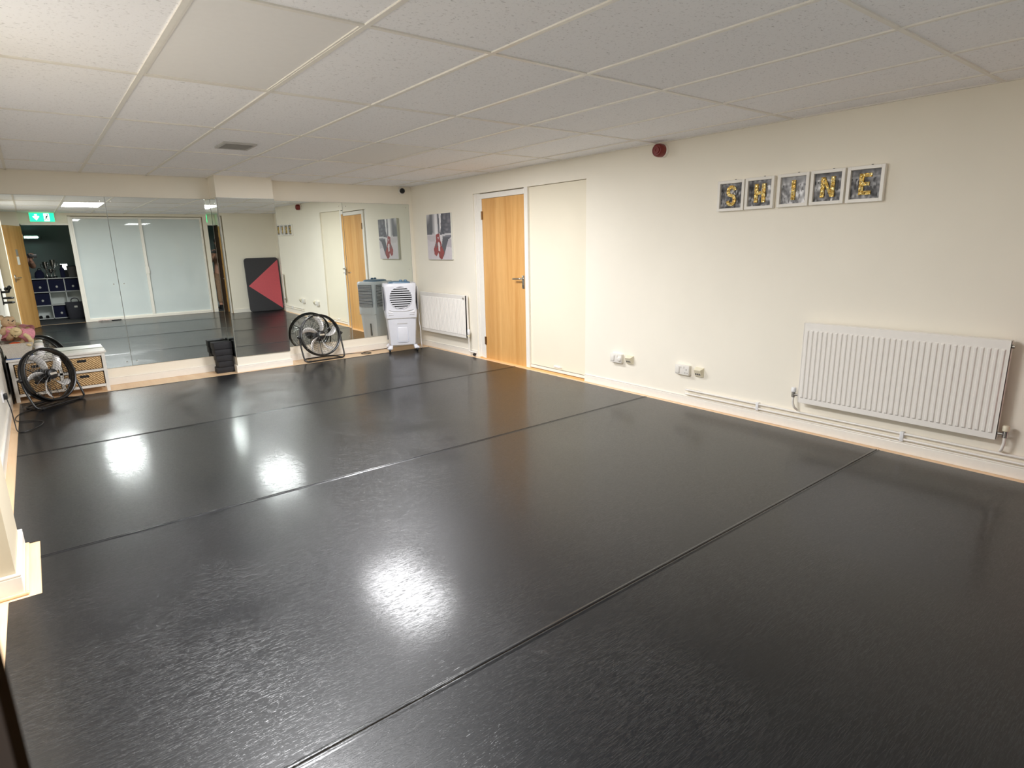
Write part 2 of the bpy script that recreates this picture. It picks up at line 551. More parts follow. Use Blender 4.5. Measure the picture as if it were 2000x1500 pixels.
# walls
struct(MB().box((XL-.2, YB, -.05), (XR+.3, YB+.15, CEIL+.1)).build('wall_back', M['wall']), 'cream wall the mirrors hang on', 'wall')
struct(MB().box((PX0, PY, -.01), (PX1, YB+.01, CEIL+.02)).build('wall_column', M['wall']), 'cream square column standing out of the mirror wall', 'wall')
RY0, RY1, RZ = 4.386, 6.355, 2.055
wr = MB()
wr.box((XR, -.3, -.05), (XR+.16, RY0, CEIL+.1))
wr.box((XR, RY1, -.05), (XR+.16, YB+.1, CEIL+.1))
wr.box((XR, RY0, RZ), (XR+.16, RY1, CEIL+.1))
struct(wr.build('wall_right', M['wall']), 'long cream wall on the right', 'wall')
struct(MB().box((XR+.16, RY0-.1, -.05), (XR+.2, RY1+.1, CEIL)).build('wall_behind_door', M['wallw']), 'wall closing the recess behind the wooden door', 'wall')
struct(MB().box((XL-.15, -.085, -.05), (XL, YB+.1, CEIL+.1)).build('wall_left', M['wallw']), 'pale wall on the left', 'wall')
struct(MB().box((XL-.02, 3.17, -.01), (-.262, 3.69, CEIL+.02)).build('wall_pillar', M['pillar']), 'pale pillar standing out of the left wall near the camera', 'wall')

# rear wall: nib, lintel, glazed part, right part
rw = MB()
rw.box((XL-.1, -.085, -.05), (-.045, .24, CEIL+.1))
rw.box((-.045, -.085, 2.05), (.745, YR, CEIL+.1))
rw.box((.745, -.085, 2.215), (3.30, YR, CEIL+.1))
rw.box((3.30, -.085, -.05), (XR+.16, YR, CEIL+.1))
rw.box((.745, -.085, -.05), (3.30, -.04, 2.215))
struct(rw.build('wall_rear', M['wall']), 'cream wall behind the camera with the open doorway and the glazing', 'wall')
cw = MB()
cw.box((-1.7, -3.3, -.05), (2.7, -3.2, 2.5)); cw.box((-1.7, -3.2, -.05), (-1.6, -.085, 2.5)); cw.box((2.6, -3.2, -.05), (2.7, -.085, 2.5))
cw.box((-1.6, -.1, 2.3), (2.6, -.086, 2.45))
struct(cw.build('wall_corridor', M['corr']), 'grey walls of the dark corridor beyond the open door', 'wall')

# skirtings
def skirting(name, pts_list, h, label, t=.016):
    b = MB()
    for (x0, y0, x1, y1) in pts_list:
        b.box((x0, y0, 0), (x1, y1, h-.012))
        cx = (.5 if abs(x1-x0) < .05 else 0); 
        b.box((x0, y0, h-.012), (x1, y1, h))
    return struct(b.build(name, M['white'], bevel=.004), label, 'skirting')
skirting('baseboard_right', [(XR-.011, YR+.012, XR, RY0), (XR-.011, RY1, XR, YB)], .082, 'white skirting along the right wall')
skirting('baseboard_back', [(XL, YB-.018, PX0, YB), (PX1, YB-.018, XR, YB), (PX0-.018, PY, PX0, YB-.018), (PX0-.018, PY-.018, PX1+.018, PY), (PX1, PY, PX1+.018, YB-.018)], .085, 'white skirting under the mirrors and round the column')
skirting('baseboard_left', [(XL, .2, XL+.018, 3.17), (XL, 3.69, XL+.018, YB-.018)], .10, 'white skirting along the left wall')
skirting('baseboard_pillar', [(XL, 3.152, -.244, 3.17), (-.262, 3.17, -.244, 3.69), (XL+.018, 3.69, -.244, 3.708)], .10, 'white skirting wrapped round the pillar')
skirting('baseboard_rear', [(3.30, YR, XR-.016, YR+.016)], .09, 'white skirting on the rear wall beside the glazing')
b = MB()
for (x0, y0, x1, y1) in ((XL, 3.136, -.228, 3.152), (-.244, 3.152, -.228, 3.708), (-.352, 3.708, -.228, 3.724)):
    b.prism([(0, 0), (1, 0), (1, 1), (0, 1)], 0, 1, Matrix.Translation((x0, y0, 0)) @ Matrix.Diagonal((x1-x0, y1-y0, .016, 1)))
struct(b.build('trim_2', M['laminate'], bevel=.007), 'wooden beading at the foot of the pillar skirting', 'beading')

# door recess on the right: frame, leaf, infill panel
fr = MB()
FX = XR+.012
fr.box((FX-.012, 6.174, 0), (XR+.16, 6.24, 1.985)); fr.box((FX+.012, 6.24, 0), (XR+.16, RY1, RZ))
fr.box((FX+.004, 6.31, 0), (XR+.16, RY1, RZ))
fr.box((FX-.012, 5.30, 0), (XR+.16, 5.362, RZ)); fr.box((FX-.012, 5.362, 1.985), (XR+.16, 6.24, RZ-.012))
door = struct(fr.build('door_1', M['white'], bevel=.003), 'white frame of the closed wooden door in the right wall', 'door')
leaf = MB().box((XR+.004, 5.365, .012), (XR+.048, 6.171, 1.982)).build('door_leaf', M['doorwood'], door)
leaf['label'] = 'closed honey-coloured wooden door leaf'
h = MB()
h.rbox((XR-.006, 5.372, .935), (XR+.004, 5.412, 1.085), .004)
h.build('handle_plate', M['steel'], leaf)
h = MB()
h.tube(smooth_path([(XR, 5.393, 1.048), (XR-.035, 5.393, 1.048), (XR-.05, 5.405, 1.048), (XR-.052, 5.45, 1.046), (XR-.05, 5.52, 1.043)], 5), .0095, 10)
h.ball((XR-.05, 5.52, 1.043), .0105, 10)
h.build('lever_handle', M['steel'], leaf)
h = MB().lathe([(.006, 0), (.006, .002), (.001, .002)], 10, rotm(0, -math.pi/2, 0, (XR-.006, 5.392, .965)))
h.build('keyhole', M['dark'], leaf)
for z in (.19, 1.74):
    h = MB().box((XR-.004, 6.155, z), (XR+.006, 6.19, z+.1))
    h.lathe([(.006, 0), (.006, .1)], 10, rotm(0, 0, 0, (XR-.006, 6.172, z)))
    h.build('hinge', M['brass'], door)
inf = MB().box((XR+.028, RY0, .055), (XR+.09, 5.30, RZ-.004)).build('trim_3', M['infill'])
struct(inf, 'cream infill board in the recess beside the wooden door', 'panel')
b = MB().box((XR+.022, RY0, .02), (XR+.09, 5.30, .048))
struct(b.build('trim_4', M['white']), 'white rail under the cream infill board', 'rail')
struct(MB().box((XR-.004, RY0+.002, 0), (XR+.16, RY1-.05, .012)).build('trim_5', M['threshold']), 'oak threshold strip in front of the door recess', 'threshold')
b = MB()
b.box((XR+.018, 4.80, .075), (XR+.03, 4.90, .092)); b.lathe([(.006, 0), (.006, .02), (.004, .026)], 10, rotm(0, -math.pi/2, 0, (XR+.026, 4.78, .083)))
tag(b.build('bolt', M['whitep']), 'small white bolt low on the cream infill board', 'bolt')
b = MB().lathe([(.018, 0), (.018, .022), (.014, .03)], 14, rotm(0, -math.pi/2, 0, (XR-.016, 6.40, .03)))
tag(b.build('door_stop', M['rubber']), 'small dark rubber door stop on the skirting left of the wooden door', 'door stop')

# rear doorway: frame and open leaf
fr = MB()
fr.box((.745, -.085, 0), (.80, YR+.012, 2.20))
fr.box((-.03, -.085, 2.025), (.745, YR+.01, 2.055))
d2 = struct(fr.build('door_2', M['white'], bevel=.002), 'white frame of the open doorway behind the camera', 'door')
MB().box((-.05, -.085, 0), (-.031, .238, 2.025)).build('jamb_lining', M['shadedwood'], d2)  # jamb face, its shade put into the dark colour
HX, HY = -.033, .285
LX, LY = -.290, .995
dv = Vector((LX-HX, LY-HY, 0)); W = dv.length; dv.normalize()
nv = Vector((dv.y, -dv.x, 0))            # the face turned towards the mirrors
lm = basis(dv, nv, (0, 0, 1), (HX, HY, 0))
leaf2 = MB().box((0, -.042, .01), (W, 0, 1.995), lm).build('door_leaf', M['rearwood'], d2)
leaf2['label'] = 'open wooden door leaf turned into the room'
b = MB().box((W*.52-.045, 0, 1.43), (W*.52+.045, .003, 1.55), lm); b.build('plate', M['plate'], leaf2)['label'] = 'grey metal plate on the door'
b = MB().box((W*.52-.05, 0, 1.26), (W*.52+.05, .002, 1.415), lm); b.build('notice', M['paper'], leaf2)['label'] = 'white paper notice on the door'
b = MB().tube([tuple(lm @ Vector(p)) for p in ((W-.07, 0, 1.02), (W-.07, .045, 1.02), (W-.09, .05, 1.02), (W-.2, .05, 1.02))], .010, 10)
b.rbox((W-.09, 0, .94), (W-.05, .008, 1.08), .003, 1, lm)
b.build('lever_handle', M['steel'], leaf2)
MB().box((-.0012, -.042, .01), (0, 0, 1.995), lm).build('edge_shade', M['shadedwood'], leaf2)  # thin dark sheet added as painted shade on the hinge edge
for z in (.25, 1.0, 1.75):
    MB().lathe([(.007, 0), (.007, .1)], 10, rotm(0, 0, 0, (HX+.001, HY-.004, z))).build('hinge', M['brass'], d2)

# glazing beside the doorway
GX0, GX1, GZ = .80, 3.27, 2.195
fr = MB()
fr.box((GX0, -.04, 0), (GX0+.03, YR+.012, GZ)); fr.box((GX1-.035, -.04, 0), (GX1, YR+.012, GZ))
fr.box((GX0+.03, -.04, 0), (GX1-.035, YR+.012, .055)); fr.box((GX0+.03, -.04, .055), (GX1-.035, YR-.012, .075)); fr.box((GX0+.03, -.04, GZ-.035), (GX1-.035, YR+.012, GZ))
win = struct(fr.build('window_1', M['white'], bevel=.003), 'white frame of the frosted glazing behind the camera', 'window')
b = MB().box((2.01, -.03, .055), (2.065, YR+.006, GZ-.035)); b.box((2.0, YR+.006, .98), (2.075, YR+.02, 1.12))
b.build('mullion', M['white'], win)
for x0, x1 in ((GX0+.03, 2.01), (2.065, GX1-.035)):
    MB().box((x0, .004, .055), (x1, .012, GZ-.035)).build('glass_pane', M['film'], win)

# ------------------------------------------------------------------ mirrors
MZ0, MZ1 = .19, 2.027
def mirror(w, label, loc, rz=0.0, tilt=0.0, h=MZ1-MZ0, screws=True):
    t = thing('mirror_panel', label, 'mirror', loc, 0, 'wall mirrors')
    t.rotation_euler = (tilt, 0, rz)
    g = MB().box((-w/2, -.0062, -h/2), (w/2, -.0006, h/2)).build('glass', M['mirror'], t)
    e = MB()
    for s in (-1, 1): e.box((s*w/2-.0015, -.006, -h/2), (s*w/2+.0015, 0, h/2))
    for s in (-1, 1): e.box((-w/2, -.006, s*h/2-.0012), (w/2, 0, s*h/2+.0012))
    e.build('polished_edge', M['glassedge'], t)
    MB().box((-w/2+.002, -.0006, -h/2+.002), (w/2-.002, .0, h/2-.002)).build('backing', M['greyd'], t)
    if screws:
        for sx in (-1, 1):
            for z in (-h/2+.05, 0, h/2-.045):
                MB().lathe([(.0065, 0), (.0065, .002), (.004, .0045)], 12, rotm(math.pi/2, 0, 0, (sx*(w/2-.045), -.0055, z))).build('screw_cap', M['chrome'], t)
    return t
mc = (MZ0+MZ1)/2
mirror(.727-(XL+.004), 'wall mirror left of the seam, behind the cupboard with baskets', ((.727+XL+.004)/2, YB-.001, mc))
mirror(1.762-.733, 'wall mirror between the seam and the column, above the bare skirting', ((.733+1.762)/2, YB-.001, mc))
mirror(.27, 'narrow mirror on the left side of the column', (PX0-.001, (PY+YB)/2-.006, mc), math.pi/2*-1, 0, screws=False)
mirror(PX1-PX0-.006, 'mirror on the front of the column showing the red and black mat', ((PX0+PX1)/2, PY-.008, mc), -.018, 0, screws=False)
mirror(3.380-PX1-.006, 'wall mirror right of the column, behind the second floor fan', ((3.380+PX1)/2, YB-.008, mc), .003, .006)
mirror(4.385-3.386, 'wall mirror in the far right corner, behind the air cooler', ((4.385+3.386)/2, YB-.001, mc))
b = MB().box((4.388, YB-.016, MZ0), (4.412, YB, MZ1))
struct(b.build('trim_6', M['wall'], bevel=.002), 'cream batten beside the far right mirror', 'batten')

# ------------------------------------------------------------------ black vinyl dance mats
def vinyl_strip(poly, label, y0, y1):
    """poly in plan; edges along the seams are curled up slightly"""
    bm = bmesh.new()
    f = bm.faces.new([bm.verts.new((x, y, 0)) for x, y in poly])
    for c in (y0+.004, y0+.009, y0+.016, y0+.018, y0+.021, y0+.3, y1-.3, y1-.021, y1-.018, y1-.016, y1-.009, y1-.004):
        bmesh.ops.bisect_plane(bm, geom=bm.verts[:]+bm.edges[:]+bm.faces[:], plane_co=(0, c, 0), plane_no=(0, 1, 0))
    for c in [k*.6 for k in range(0, 8)]:
        bmesh.ops.bisect_plane(bm, geom=bm.verts[:]+bm.edges[:]+bm.faces[:], plane_co=(c, 0, 0), plane_no=(1, 0, 0))
    for v in bm.verts:
        d = min(v.co.y-y0, y1-v.co.y)
        k = .0042 if d < .006 else (.003 if d < .011 else 0)
        v.co.z = .004 + k*(.85+.25*noise.noise(Vector((v.co.x*1.3, v.co.y*.7, 3))))
        if d < .002: v.co.z -= .0022
    r = bmesh.ops.extrude_face_region(bm, geom=bm.faces[:])
    for g in r['geom']:
        if isinstance(g, bmesh.types.BMVert): g.co.z = .0006
    mb = MB().bm(bm, None, False)
    o = mb.build('vinyl_dance_mat', M['vinyl'])
    o.data.set_sharp_from_angle(angle=R0(60))
    for p in o.data.polygons: p.use_smooth = True
    return tag(o, label, 'dance mat', 'black vinyl dance mats')
ML, MR = -.30, 4.372
vinyl_strip([(ML, 5.502), (MR, 5.502), (MR, 7.51), (ML, 7.51)], 'black vinyl dance mat nearest the mirrors', 5.502, 7.51)
vinyl_strip([(-.186, 3.516), (MR, 3.516), (MR, 5.498), (ML, 5.498), (ML, 3.737), (-.186, 3.737)], 'black vinyl dance mat reaching from the pillar to the wooden door', 3.516, 5.498)
vinyl_strip([(ML, 1.502), (MR, 1.502), (MR, 3.512), (-.186, 3.512), (-.186, 3.11), (ML, 3.11)], 'black vinyl dance mat in front of the near radiator and under the big highlight', 1.502, 3.512)
vinyl_strip([(ML, .26), (-.02, .26), (-.02, .075), (MR, .075), (MR, 1.498), (ML, 1.498)], 'black vinyl dance mat nearest the camera', .075, 1.498)

# ------------------------------------------------------------------ radiators
def radiator(name, label, y0, y1, z0, z1, xf=4.345, xb=4.405):
    t = thing(name, label, 'radiator', (XR, (y0+y1)/2, 0), 0, 'panel radiators')
    w = y1-y0
    mx = Matrix.Translation((-XR, -(y0+y1)/2, 0))
    b = MB().box((xf+.008, y0, z0), (xf+.03, y1, z1), mx)
    n = round((w-.02)/.0335)
    p = (w-.024)/n
    for k in range(n):
        a = y0+.012+k*p
        q0, q1, r0, r1 = a+.006, a+p-.006, a+.0105, a+p-.0105
        zb, zt = z0+.038, z1-.05
        vs = [(xf+.008, q0, zb), (xf+.008, q1, zb), (xf+.008, q1, zt), (xf+.008, q0, zt), (xf, r0, zb+.008), (xf, r1, zb+.008), (xf, r1, zt-.008), (xf, r0, zt-.008)]
        b.add(vs, [(4, 7, 6, 5), (0, 4, 5, 1), (1, 5, 6, 2), (2, 6, 7, 3), (3, 7, 4, 0)], mx)
    b.build('front_panel', M['radw'], t, .002)
    b = MB().box((xb-.012, y0+.004, z0), (xb, y1-.004, z1), mx); b.build('rear_panel', M['radw'], t)
    b = MB()
    for k in range(int(w/.022)):
        b.box((xf+.03, y0+.02+k*.022, z1-.012), (xb-.012, y0+.03+k*.022, z1-.004), mx)
    b.box((xf+.03, y0+.004, z1-.004), (xf+.036, y1-.004, z1+.001), mx); b.box((xb-.018, y0+.004, z1-.004), (xb-.012, y1-.004, z1+.001), mx)
    b.build('top_grille', M['radw'], t)
    for s, y in ((0, y0), (1, y1-.004)):
        b = MB().box((xf+.006, y, z0+.004), (xb, y+.004, z1), mx); b.build('side_cover', M['radw'], t)
    for y in (y0+.15, y1-.15):
        b = MB().box((xb+.0005, y-.015, z0+.06), (XR-.0005, y+.015, z1-.06), mx); b.build('bracket', M['radw'], t)
    return t, mx
r1, mx1 = radiator('radiator', 'large white ribbed radiator on the right wall below the picture letters', .874, 2.07, .235, .834)
def valve(mx, parent, y, z, matcap, end, zpipe, xc=4.375):
    s = 1 if end > 0 else -1
    b = MB().tube([(xc, y-s*.055, z), (xc, y, z)], .009, 10, mx=mx); b.lathe([(.014, -.02), (.014, .018)], 12, mx @ Matrix.Translation((xc, y, z)))
    b.build('valve_body', M['chrome'], parent)
    b = MB().lathe([(.013, .0), (.018, .004), (.018, .03), (.014, .036)], 14, mx @ Matrix.Translation((xc, y, z+.018))); b.build('valve_cap', matcap, parent)
    b = MB().tube(smooth_path([(xc, y, z-.02), (xc, y, z-.06), (xc+.01, y-s*.008, z-.1), (4.417, y-s*.02, zpipe+.0175)], 5), .0085, 10, mx=mx); b.build('feed_pipe', M['radw'], parent)
valve(mx1, r1, 2.115, .285, M['whitep'], 1, .14)
valve(mx1, r1, .835, .275, M['cream'], -1, .14)
b = MB().lathe([(.012, 0), (.012, .014)], 12, mx1 @ rotm(math.pi/2, 0, 0, (4.375, .873, .80))); b.build('bleed_plug', M['steel'], r1)
r2, mx2 = radiator('radiator', 'smaller white ribbed radiator between the air cooler and the wooden door', 6.50, 7.66, .24, .80, 4.352, 4.408)
b = MB()
xc, y = 4.38, 6.47
b.tube([(xc, 6.51, .275), (xc, y, .275)], .009, 10, mx=mx2); b.lathe([(.013, -.02), (.013, .02)], 12, mx2 @ Matrix.Translation((xc, y, .275))); b.build('valve_body', M['cream'], r2)
b = MB().lathe([(.015, 0), (.019, .006), (.019, .06), (.012, .07)], 14, mx2 @ Matrix.Translation((xc, y, .29))); b.build('valve_cap', M['whitep'], r2)
b = MB().tube(smooth_path([(xc, y, .255), (xc, y, .10), (xc, y-.004, .075), (4.41, y-.04, .06), (4.418, y-.10, .055)], 5), .008, 10, mx=mx2); b.build('feed_pipe', M['radw'], r2)
b = MB().lathe([(.012, 0), (.012, .012)], 12, mx2 @ rotm(0, -math.pi/2, 0, (4.352, 6.525, .765))); b.build('bleed_plug', M['steel'], r2)

b = MB()
for z, r in ((.139, .0085), (.101, .0085)):
    b.tube(smooth_path([(XR, 2.97, z), (4.428, 2.97, z), (4.421, 2.955, z), (4.421, 2.9, z), (4.421, YR+.03, z)], 4), r, 10)
tp = thing('heating_pipes', 'pair of white heating pipes running above the right skirting', 'pipes', (XR, 1.5, .12))
o = b.build('pipe_run', M['radw'], tp); o.matrix_parent_inverse = Matrix.Translation((-XR, -1.5, -.12))
for y in (2.42, 1.38, .45):
    b = MB().rbox((4.41, y-.012, .088), (XR, y+.012, .153), .003)
    o = b.build('pipe_clip', M['whitep'], tp); o.matrix_parent_inverse = Matrix.Translation((-XR, -1.5, -.12))

# ------------------------------------------------------------------ sockets on the right wall
def double_socket(y, z, label):
    t = thing('double_socket', label, 'socket', (XR, y, z), 0, 'double sockets')
    MB().rbox((-.03, -.0725, -.043), (0, .0725, .043), .004).build('back_box', M['socketw'], t)
    MB().rbox((-.036, -.0735, -.044), (-.029, .0735, .044), .003).build('face_plate', M['socketw'], t)
    for s in (-1, 1):
        MB().rbox((-.040, s*.016-.007, .014), (-.035, s*.016+.007, .034), .0015, 1).build('rocker_switch', M['socketw'], t)
        b = MB().box((-.0366, s*.045-.003, -.002), (-.0355, s*.045+.003, .012)); b.box((-.0366, s*.045-.016, -.026), (-.0355, s*.045-.007, -.021)); b.box((-.0366, s*.045+.007, -.026), (-.0355, s*.045+.016, -.021))
        b.build('pin_slots', M['greyd'], t)
    return t
s1 = double_socket(3.927, .315, 'white double wall socket nearer the cream infill board')
MB().rbox((-.043, .020, -.030), (-.036, .066, .026), .005).build('plug_top', M['socketw'], s1)
MB().lathe([(.022, 0), (.022, .008), (.016, .012)], 20, rotm(0, -math.pi/2, 0, (-.036, -.046, -.004))).build('blanking_plug', M['socketw'], s1)
s2 = double_socket(3.145, .315, 'white double wall socket nearer the large radiator')
MB().rbox((-.043, .026, -.034), (-.036, .068, .030), .005).build('plug_top', M['socketw'], s2)
def data_outlet(y, z, label):
    t = thing('data_outlet', label, 'data outlet', (XR, y, z), 0, 'angled data outlets')
    b = MB()
    w, h = .043, .043
    vs = [(0, -w, -h), (0, w, -h), (0, w, h), (0, -w, h), (-.022, -w*.75, -h*.8), (-.022, w*.75, -h*.8), (-.048, w*.75, h*.55), (-.048, -w*.75, h*.55)]
    b.add(vs, [(0, 1, 2, 3), (4, 7, 6, 5), (0, 4, 5, 1), (1, 5, 6, 2), (2, 6, 7, 3), (3, 7, 4, 0)])
    b.build('hood', M['cream'], t, .002)
    b = MB()
    for s in (-1, 0, 1): b.box((-.040, s*.019-.007, -.012), (-.034, s*.019+.007, .004), rotm(0, R0(-25), 0, (.002, 0, .006)))
    b.build('ports', M['greyd'], t)
data_outlet(3.769, .315, 'cream angled data outlet beside the socket nearer the infill board')
data_outlet(2.983, .312, 'cream angled data outlet beside the socket nearer the large radiator')

# ------------------------------------------------------------------ siren, detector, ceiling vent
t = thing('alarm_sounder', 'red round alarm sounder high on the right wall', 'alarm', (XR, 3.455, 2.195))
mx = rotm(0, -math.pi/2, 0)
MB().lathe([(.058, 0), (.058, .03), (.05, .034)], 28, mx).build('base', M['white'], t)
MB().lathe([(.054, .03), (.056, .06), (.052, .09), (.044, .098), (.042, .094), (.03, .094), (.028, .1), (.012, .1), (.01, .096)], 28, mx).build('red_body', M['red'], t)
t = thing('motion_detector', 'small dark ball detector above the far right mirror', 'detector', (4.283, YB, 2.207))
MB().lathe([(.052, 0), (.05, .014), (.04, .022)], 24, rotm(math.pi/2)).build('base', M['white'], t)
MB().ball((0, -.04, 0), .037, 18).build('dark_ball', M['black'], t)
t = thing('ceiling_vent', 'small grey louvred vent in the ceiling in front of the column', 'vent', (1.457, 5.41, CEIL))
b = MB()
for a in ((-.125, -.15, -.105, .15), (.105, -.15, .125, .15), (-.105, -.15, .105, -.13), (-.105, .13, .105, .15)):
    b.box((a[0], a[1], -.012), (a[2], a[3], .004))
b.build('frame', M['grey'], t)
for k in range(9):
    MB().box((-.105, -.012, -.001), (.105, .012, .001), rotm(R0(35), 0, 0, (0, -.116+k*.029, -.004))).build('louvre', M['grey'], t)
MB().box((-.105, -.13, .0), (.105, .13, .002)).build('duct', M['grey'], t)

# ------------------------------------------------------------------ pictures
def inside(p, poly):
    x, y = p; c = False
    n = len(poly)
    for i in range(n):
        x0, y0 = poly[i]; x1, y1 = poly[(i+1) % n]
        if (y0 > y) != (y1 > y) and x < (x1-x0)*(y-y0)/(y1-y0)+x0: c = not c
    return c
def printed(name, w, h, fn, parent, n, mm, mat):
    """a flat picture of n x mm little faces coloured by fn(u, v); local y is width, z height, facing -x"""
    me = bpy.data.meshes.new(name)
    vs = [(0, w/2-w*i/n, h/2-h*j/mm) for j in range(mm+1) for i in range(n+1)]
    fs = [(j*(n+1)+i, (j+1)*(n+1)+i, (j+1)*(n+1)+i+1, j*(n+1)+i+1) for j in range(mm) for i in range(n)]
    me.from_pydata(vs, [], fs)
    ca = me.color_attributes.new('print', 'FLOAT_COLOR', 'CORNER')
    for p in me.polygons:
        i, j = p.index % n, p.index//n
        c = srgb(*fn((i+.5)/n, (j+.5)/mm))
        for k in p.loop_indices: ca.data[k].color = c
    me.materials.append(mat)
    o = bpy.data.objects.new(name, me); COL.objects.link(o); o.parent = parent
    return o
def mixc(a, b, t): t = max(0, min(1, t)); return tuple(a[k]+(b[k]-a[k])*t for k in range(3))
def ballet(u, v):
    nz = noise.noise(Vector((u*9, v*9, 1)))*10 + noise.noise(Vector((u*30, v*30, 4)))*6
    c = (214+nz*.4, 207+nz*.4, 212+nz*.4)
    if v < .5: c = mixc((206, 200, 205), c, (v-.38)/.1)
    if inside((u, v), [(-.1, -.1), (.26, -.1), (.25, .30), (.22, .44), (-.1, .45)]): c = mixc((222, 218, 220), (104, 104, 110), (u*1.1+v*1.5)/.42) if u < .14 else mixc((118, 117, 124), (92, 93, 100), v/.4)
    if inside((u, v), [(.24, -.1), (.49, -.1), (.50, .25), (.50, .46), (.40, .47), (.29, .42), (.23, .43)]): c = mixc((140, 138, 144), (238, 235, 238), (u-.24)/.13) if u < .44 else (206, 202, 208)
    if inside((u, v), [(.465, -.1), (.525, -.1), (.55, .40), (.49, .46)]): c = (104, 104, 112)
    if inside((u, v), [(.53, -.1), (.63, -.1), (.595, .30), (.55, .42)]): c = (240, 237, 240)
    if inside((u, v), [(.63, -.1), (1.1, -.1), (1.1, .42), (.60, .46), (.55, .45), (.595, .30)]): c = mixc((84, 85, 95), (152, 148, 154), abs(noise.noise(Vector((u*6, v*10, 9))))*1.1 + (u-.78)*.9)
    if inside((u, v), [(.0, .53), (.0, .46), (.38, .47), (.42, .52), (.30, .60), (.12, .60)]): c = mixc(c, (188, 182, 186), .5)
    if inside((u, v), [(.62, .44), (1.1, .43), (1.1, .47), (.62, .49)]): c = (206, 204, 208)
    if inside((u, v), [(.62, .485), (1.1, .465), (1.1, .505), (.66, .52)]): c = (120, 120, 128)
    if inside((u, v), [(.66, .52), (.98, .51), (.86, .60), (.76, .78), (.68, .92), (.60, .97), (.60, .70)]): c = (92, 92, 100)
    if inside((u, v), [(.88, .56), (1.1, .54), (1.1, .74), (.82, .72)]): c = (190, 184, 190)
    if inside((u, v), [(.56, .46), (.66, .47), (.62, .66), (.56, .60)]): c = (224, 220, 224)
    red = (150+nz, 66+nz*.5, 66+nz*.5)
    if inside((u, v), [(.38, .44), (.52, .43), (.54, .55), (.60, .66), (.56, .72), (.47, .60), (.42, .66), (.37, .62)]): c = red
    if inside((u, v), [(.44, .50), (.49, .50), (.47, .57)]): c = (214, 205, 208)
    if inside((u, v), [(.37, .60), (.44, .62), (.47, .74), (.45, .85), (.36, .93), (.28, .88), (.26, .76), (.31, .70)]): c = mixc(red, (196, 120, 122), (.36-u)*3) if v < .72 else red
    if inside((u, v), [(.36, .62), (.42, .64), (.40, .74), (.34, .74)]): c = (106, 90, 96)
    if inside((u, v), [(.44, .62), (.52, .62), (.56, .74), (.56, .82), (.50, .84), (.46, .76)]): c = (222, 212, 216)
    if inside((u, v), [(.54, .68), (.60, .70), (.70, .84), (.62, .98), (.56, 1.0), (.48, .95), (.45, .80), (.52, .82)]): c = mixc(red, (130, 50, 48), (v-.8)*3)
    return tuple(max(0, min(255, k)) for k in c)
t = thing('canvas_picture', 'canvas print of a dancer in red shoes on the right wall above the small radiator', 'picture', (XR, 7.146, 1.558))
MB().box((-.030, -.307, -.303), (-.002, .307, .303)).build('stretched_canvas', M['paper'], t)
pr = printed('printed_image', .612, .604, ballet, t, 72, 72, M['print']); pr.location = (-.0305, 0, 0)

def studio_photo(seed):
    def fn(u, v):
        a = noise.noise(Vector((u*3+seed*7, v*2.4, seed)))
        b = noise.noise(Vector((u*10+seed, v*7, seed*3.1)))
        row = math.sin(v*17+seed+2*a)
        k = 126 + 130*a + 120*b + 70*row*max(0, b+.3)
        if v < .22: k = k*.5+50
        if noise.noise(Vector((u*16, v*5, seed*9.7))) > .28 and v > .3: k = 45
        if seed == 3: k = k*.7+85
        if seed >= 4: k = k*.8+20
        return (k, k, k+3) if 0 <= k <= 250 else ((250,)*3 if k > 250 else (12, 12, 13))
    return fn
def stroke(pts, w):
    """flat ribbon outline polygons along a centre line, as quads"""
    q = []
    P = [Vector((x, y)) for x, y in pts]
    for i in range(len(P)-1):
        d = (P[i+1]-P[i]).normalized(); n = Vector((-d.y, d.x))*w/2
        e = d*w*.25
        q.append([P[i]-e+n, P[i]-e-n, P[i+1]+e-n, P[i+1]+e+n])
    return q
def letter_mesh(ch):
    """outline polygons of one bold capital"""
    if ch == 'S':
        pts = [(.001+.030*math.cos(R0(10+k*260/14)), .034+.032*math.sin(R0(10+k*260/14))) for k in range(15)]
        pts += [(-.001+.030*math.cos(R0(90-k*260/14)), -.032+.034*math.sin(R0(90-k*260/14))) for k in range(1, 15)]
        P = [Vector(p) for p in pts]
        lft, rgt = [], []
        for i in range(len(P)):
            d = (P[min(i+1, len(P)-1)]-P[max(i-1, 0)]).normalized(); n = Vector((-d.y, d.x))*.0125
            lft.append(P[i]+n); rgt.append(P[i]-n)
        return ('strip', lft, rgt)
    y = .068
    def bar(x0, z0, x1, z1): return [(x0, z0), (x1, z0), (x1, z1), (x0, z1)]
    if ch == 'H': q = [bar(-.044, -y, -.016, y), bar(.016, -y, .044, y), bar(-.016, -.012, .016, .012)]
    if ch == 'I': q = [bar(-.014, -y, .014, y)]
    if ch == 'N': q = [bar(-.047, -y, -.021, y), bar(.021, -y, .047, y), [(-.021, .022), (.021, -y), (.021, -.022), (-.021, y)]]
    if ch == 'E': q = [bar(-.040, -y, -.012, y), bar(-.012, .044, .036, y), bar(-.012, -.012, .024, .012), bar(-.012, -y, .036, -.044)]
    return ('poly', q, None)
FR = [('S', 2.768, 1.7735, .0), ('H', 2.528, 1.776, .0), ('I', 2.270, 1.777, .0), ('N', 2.028, 1.778, 0), ('E', 1.783, 1.777, 0)]
words = {'S': 'leftmost of the row', 'H': 'second in the row', 'I': 'middle of the row', 'N': 'fourth in the row', 'E': 'rightmost of the row'}
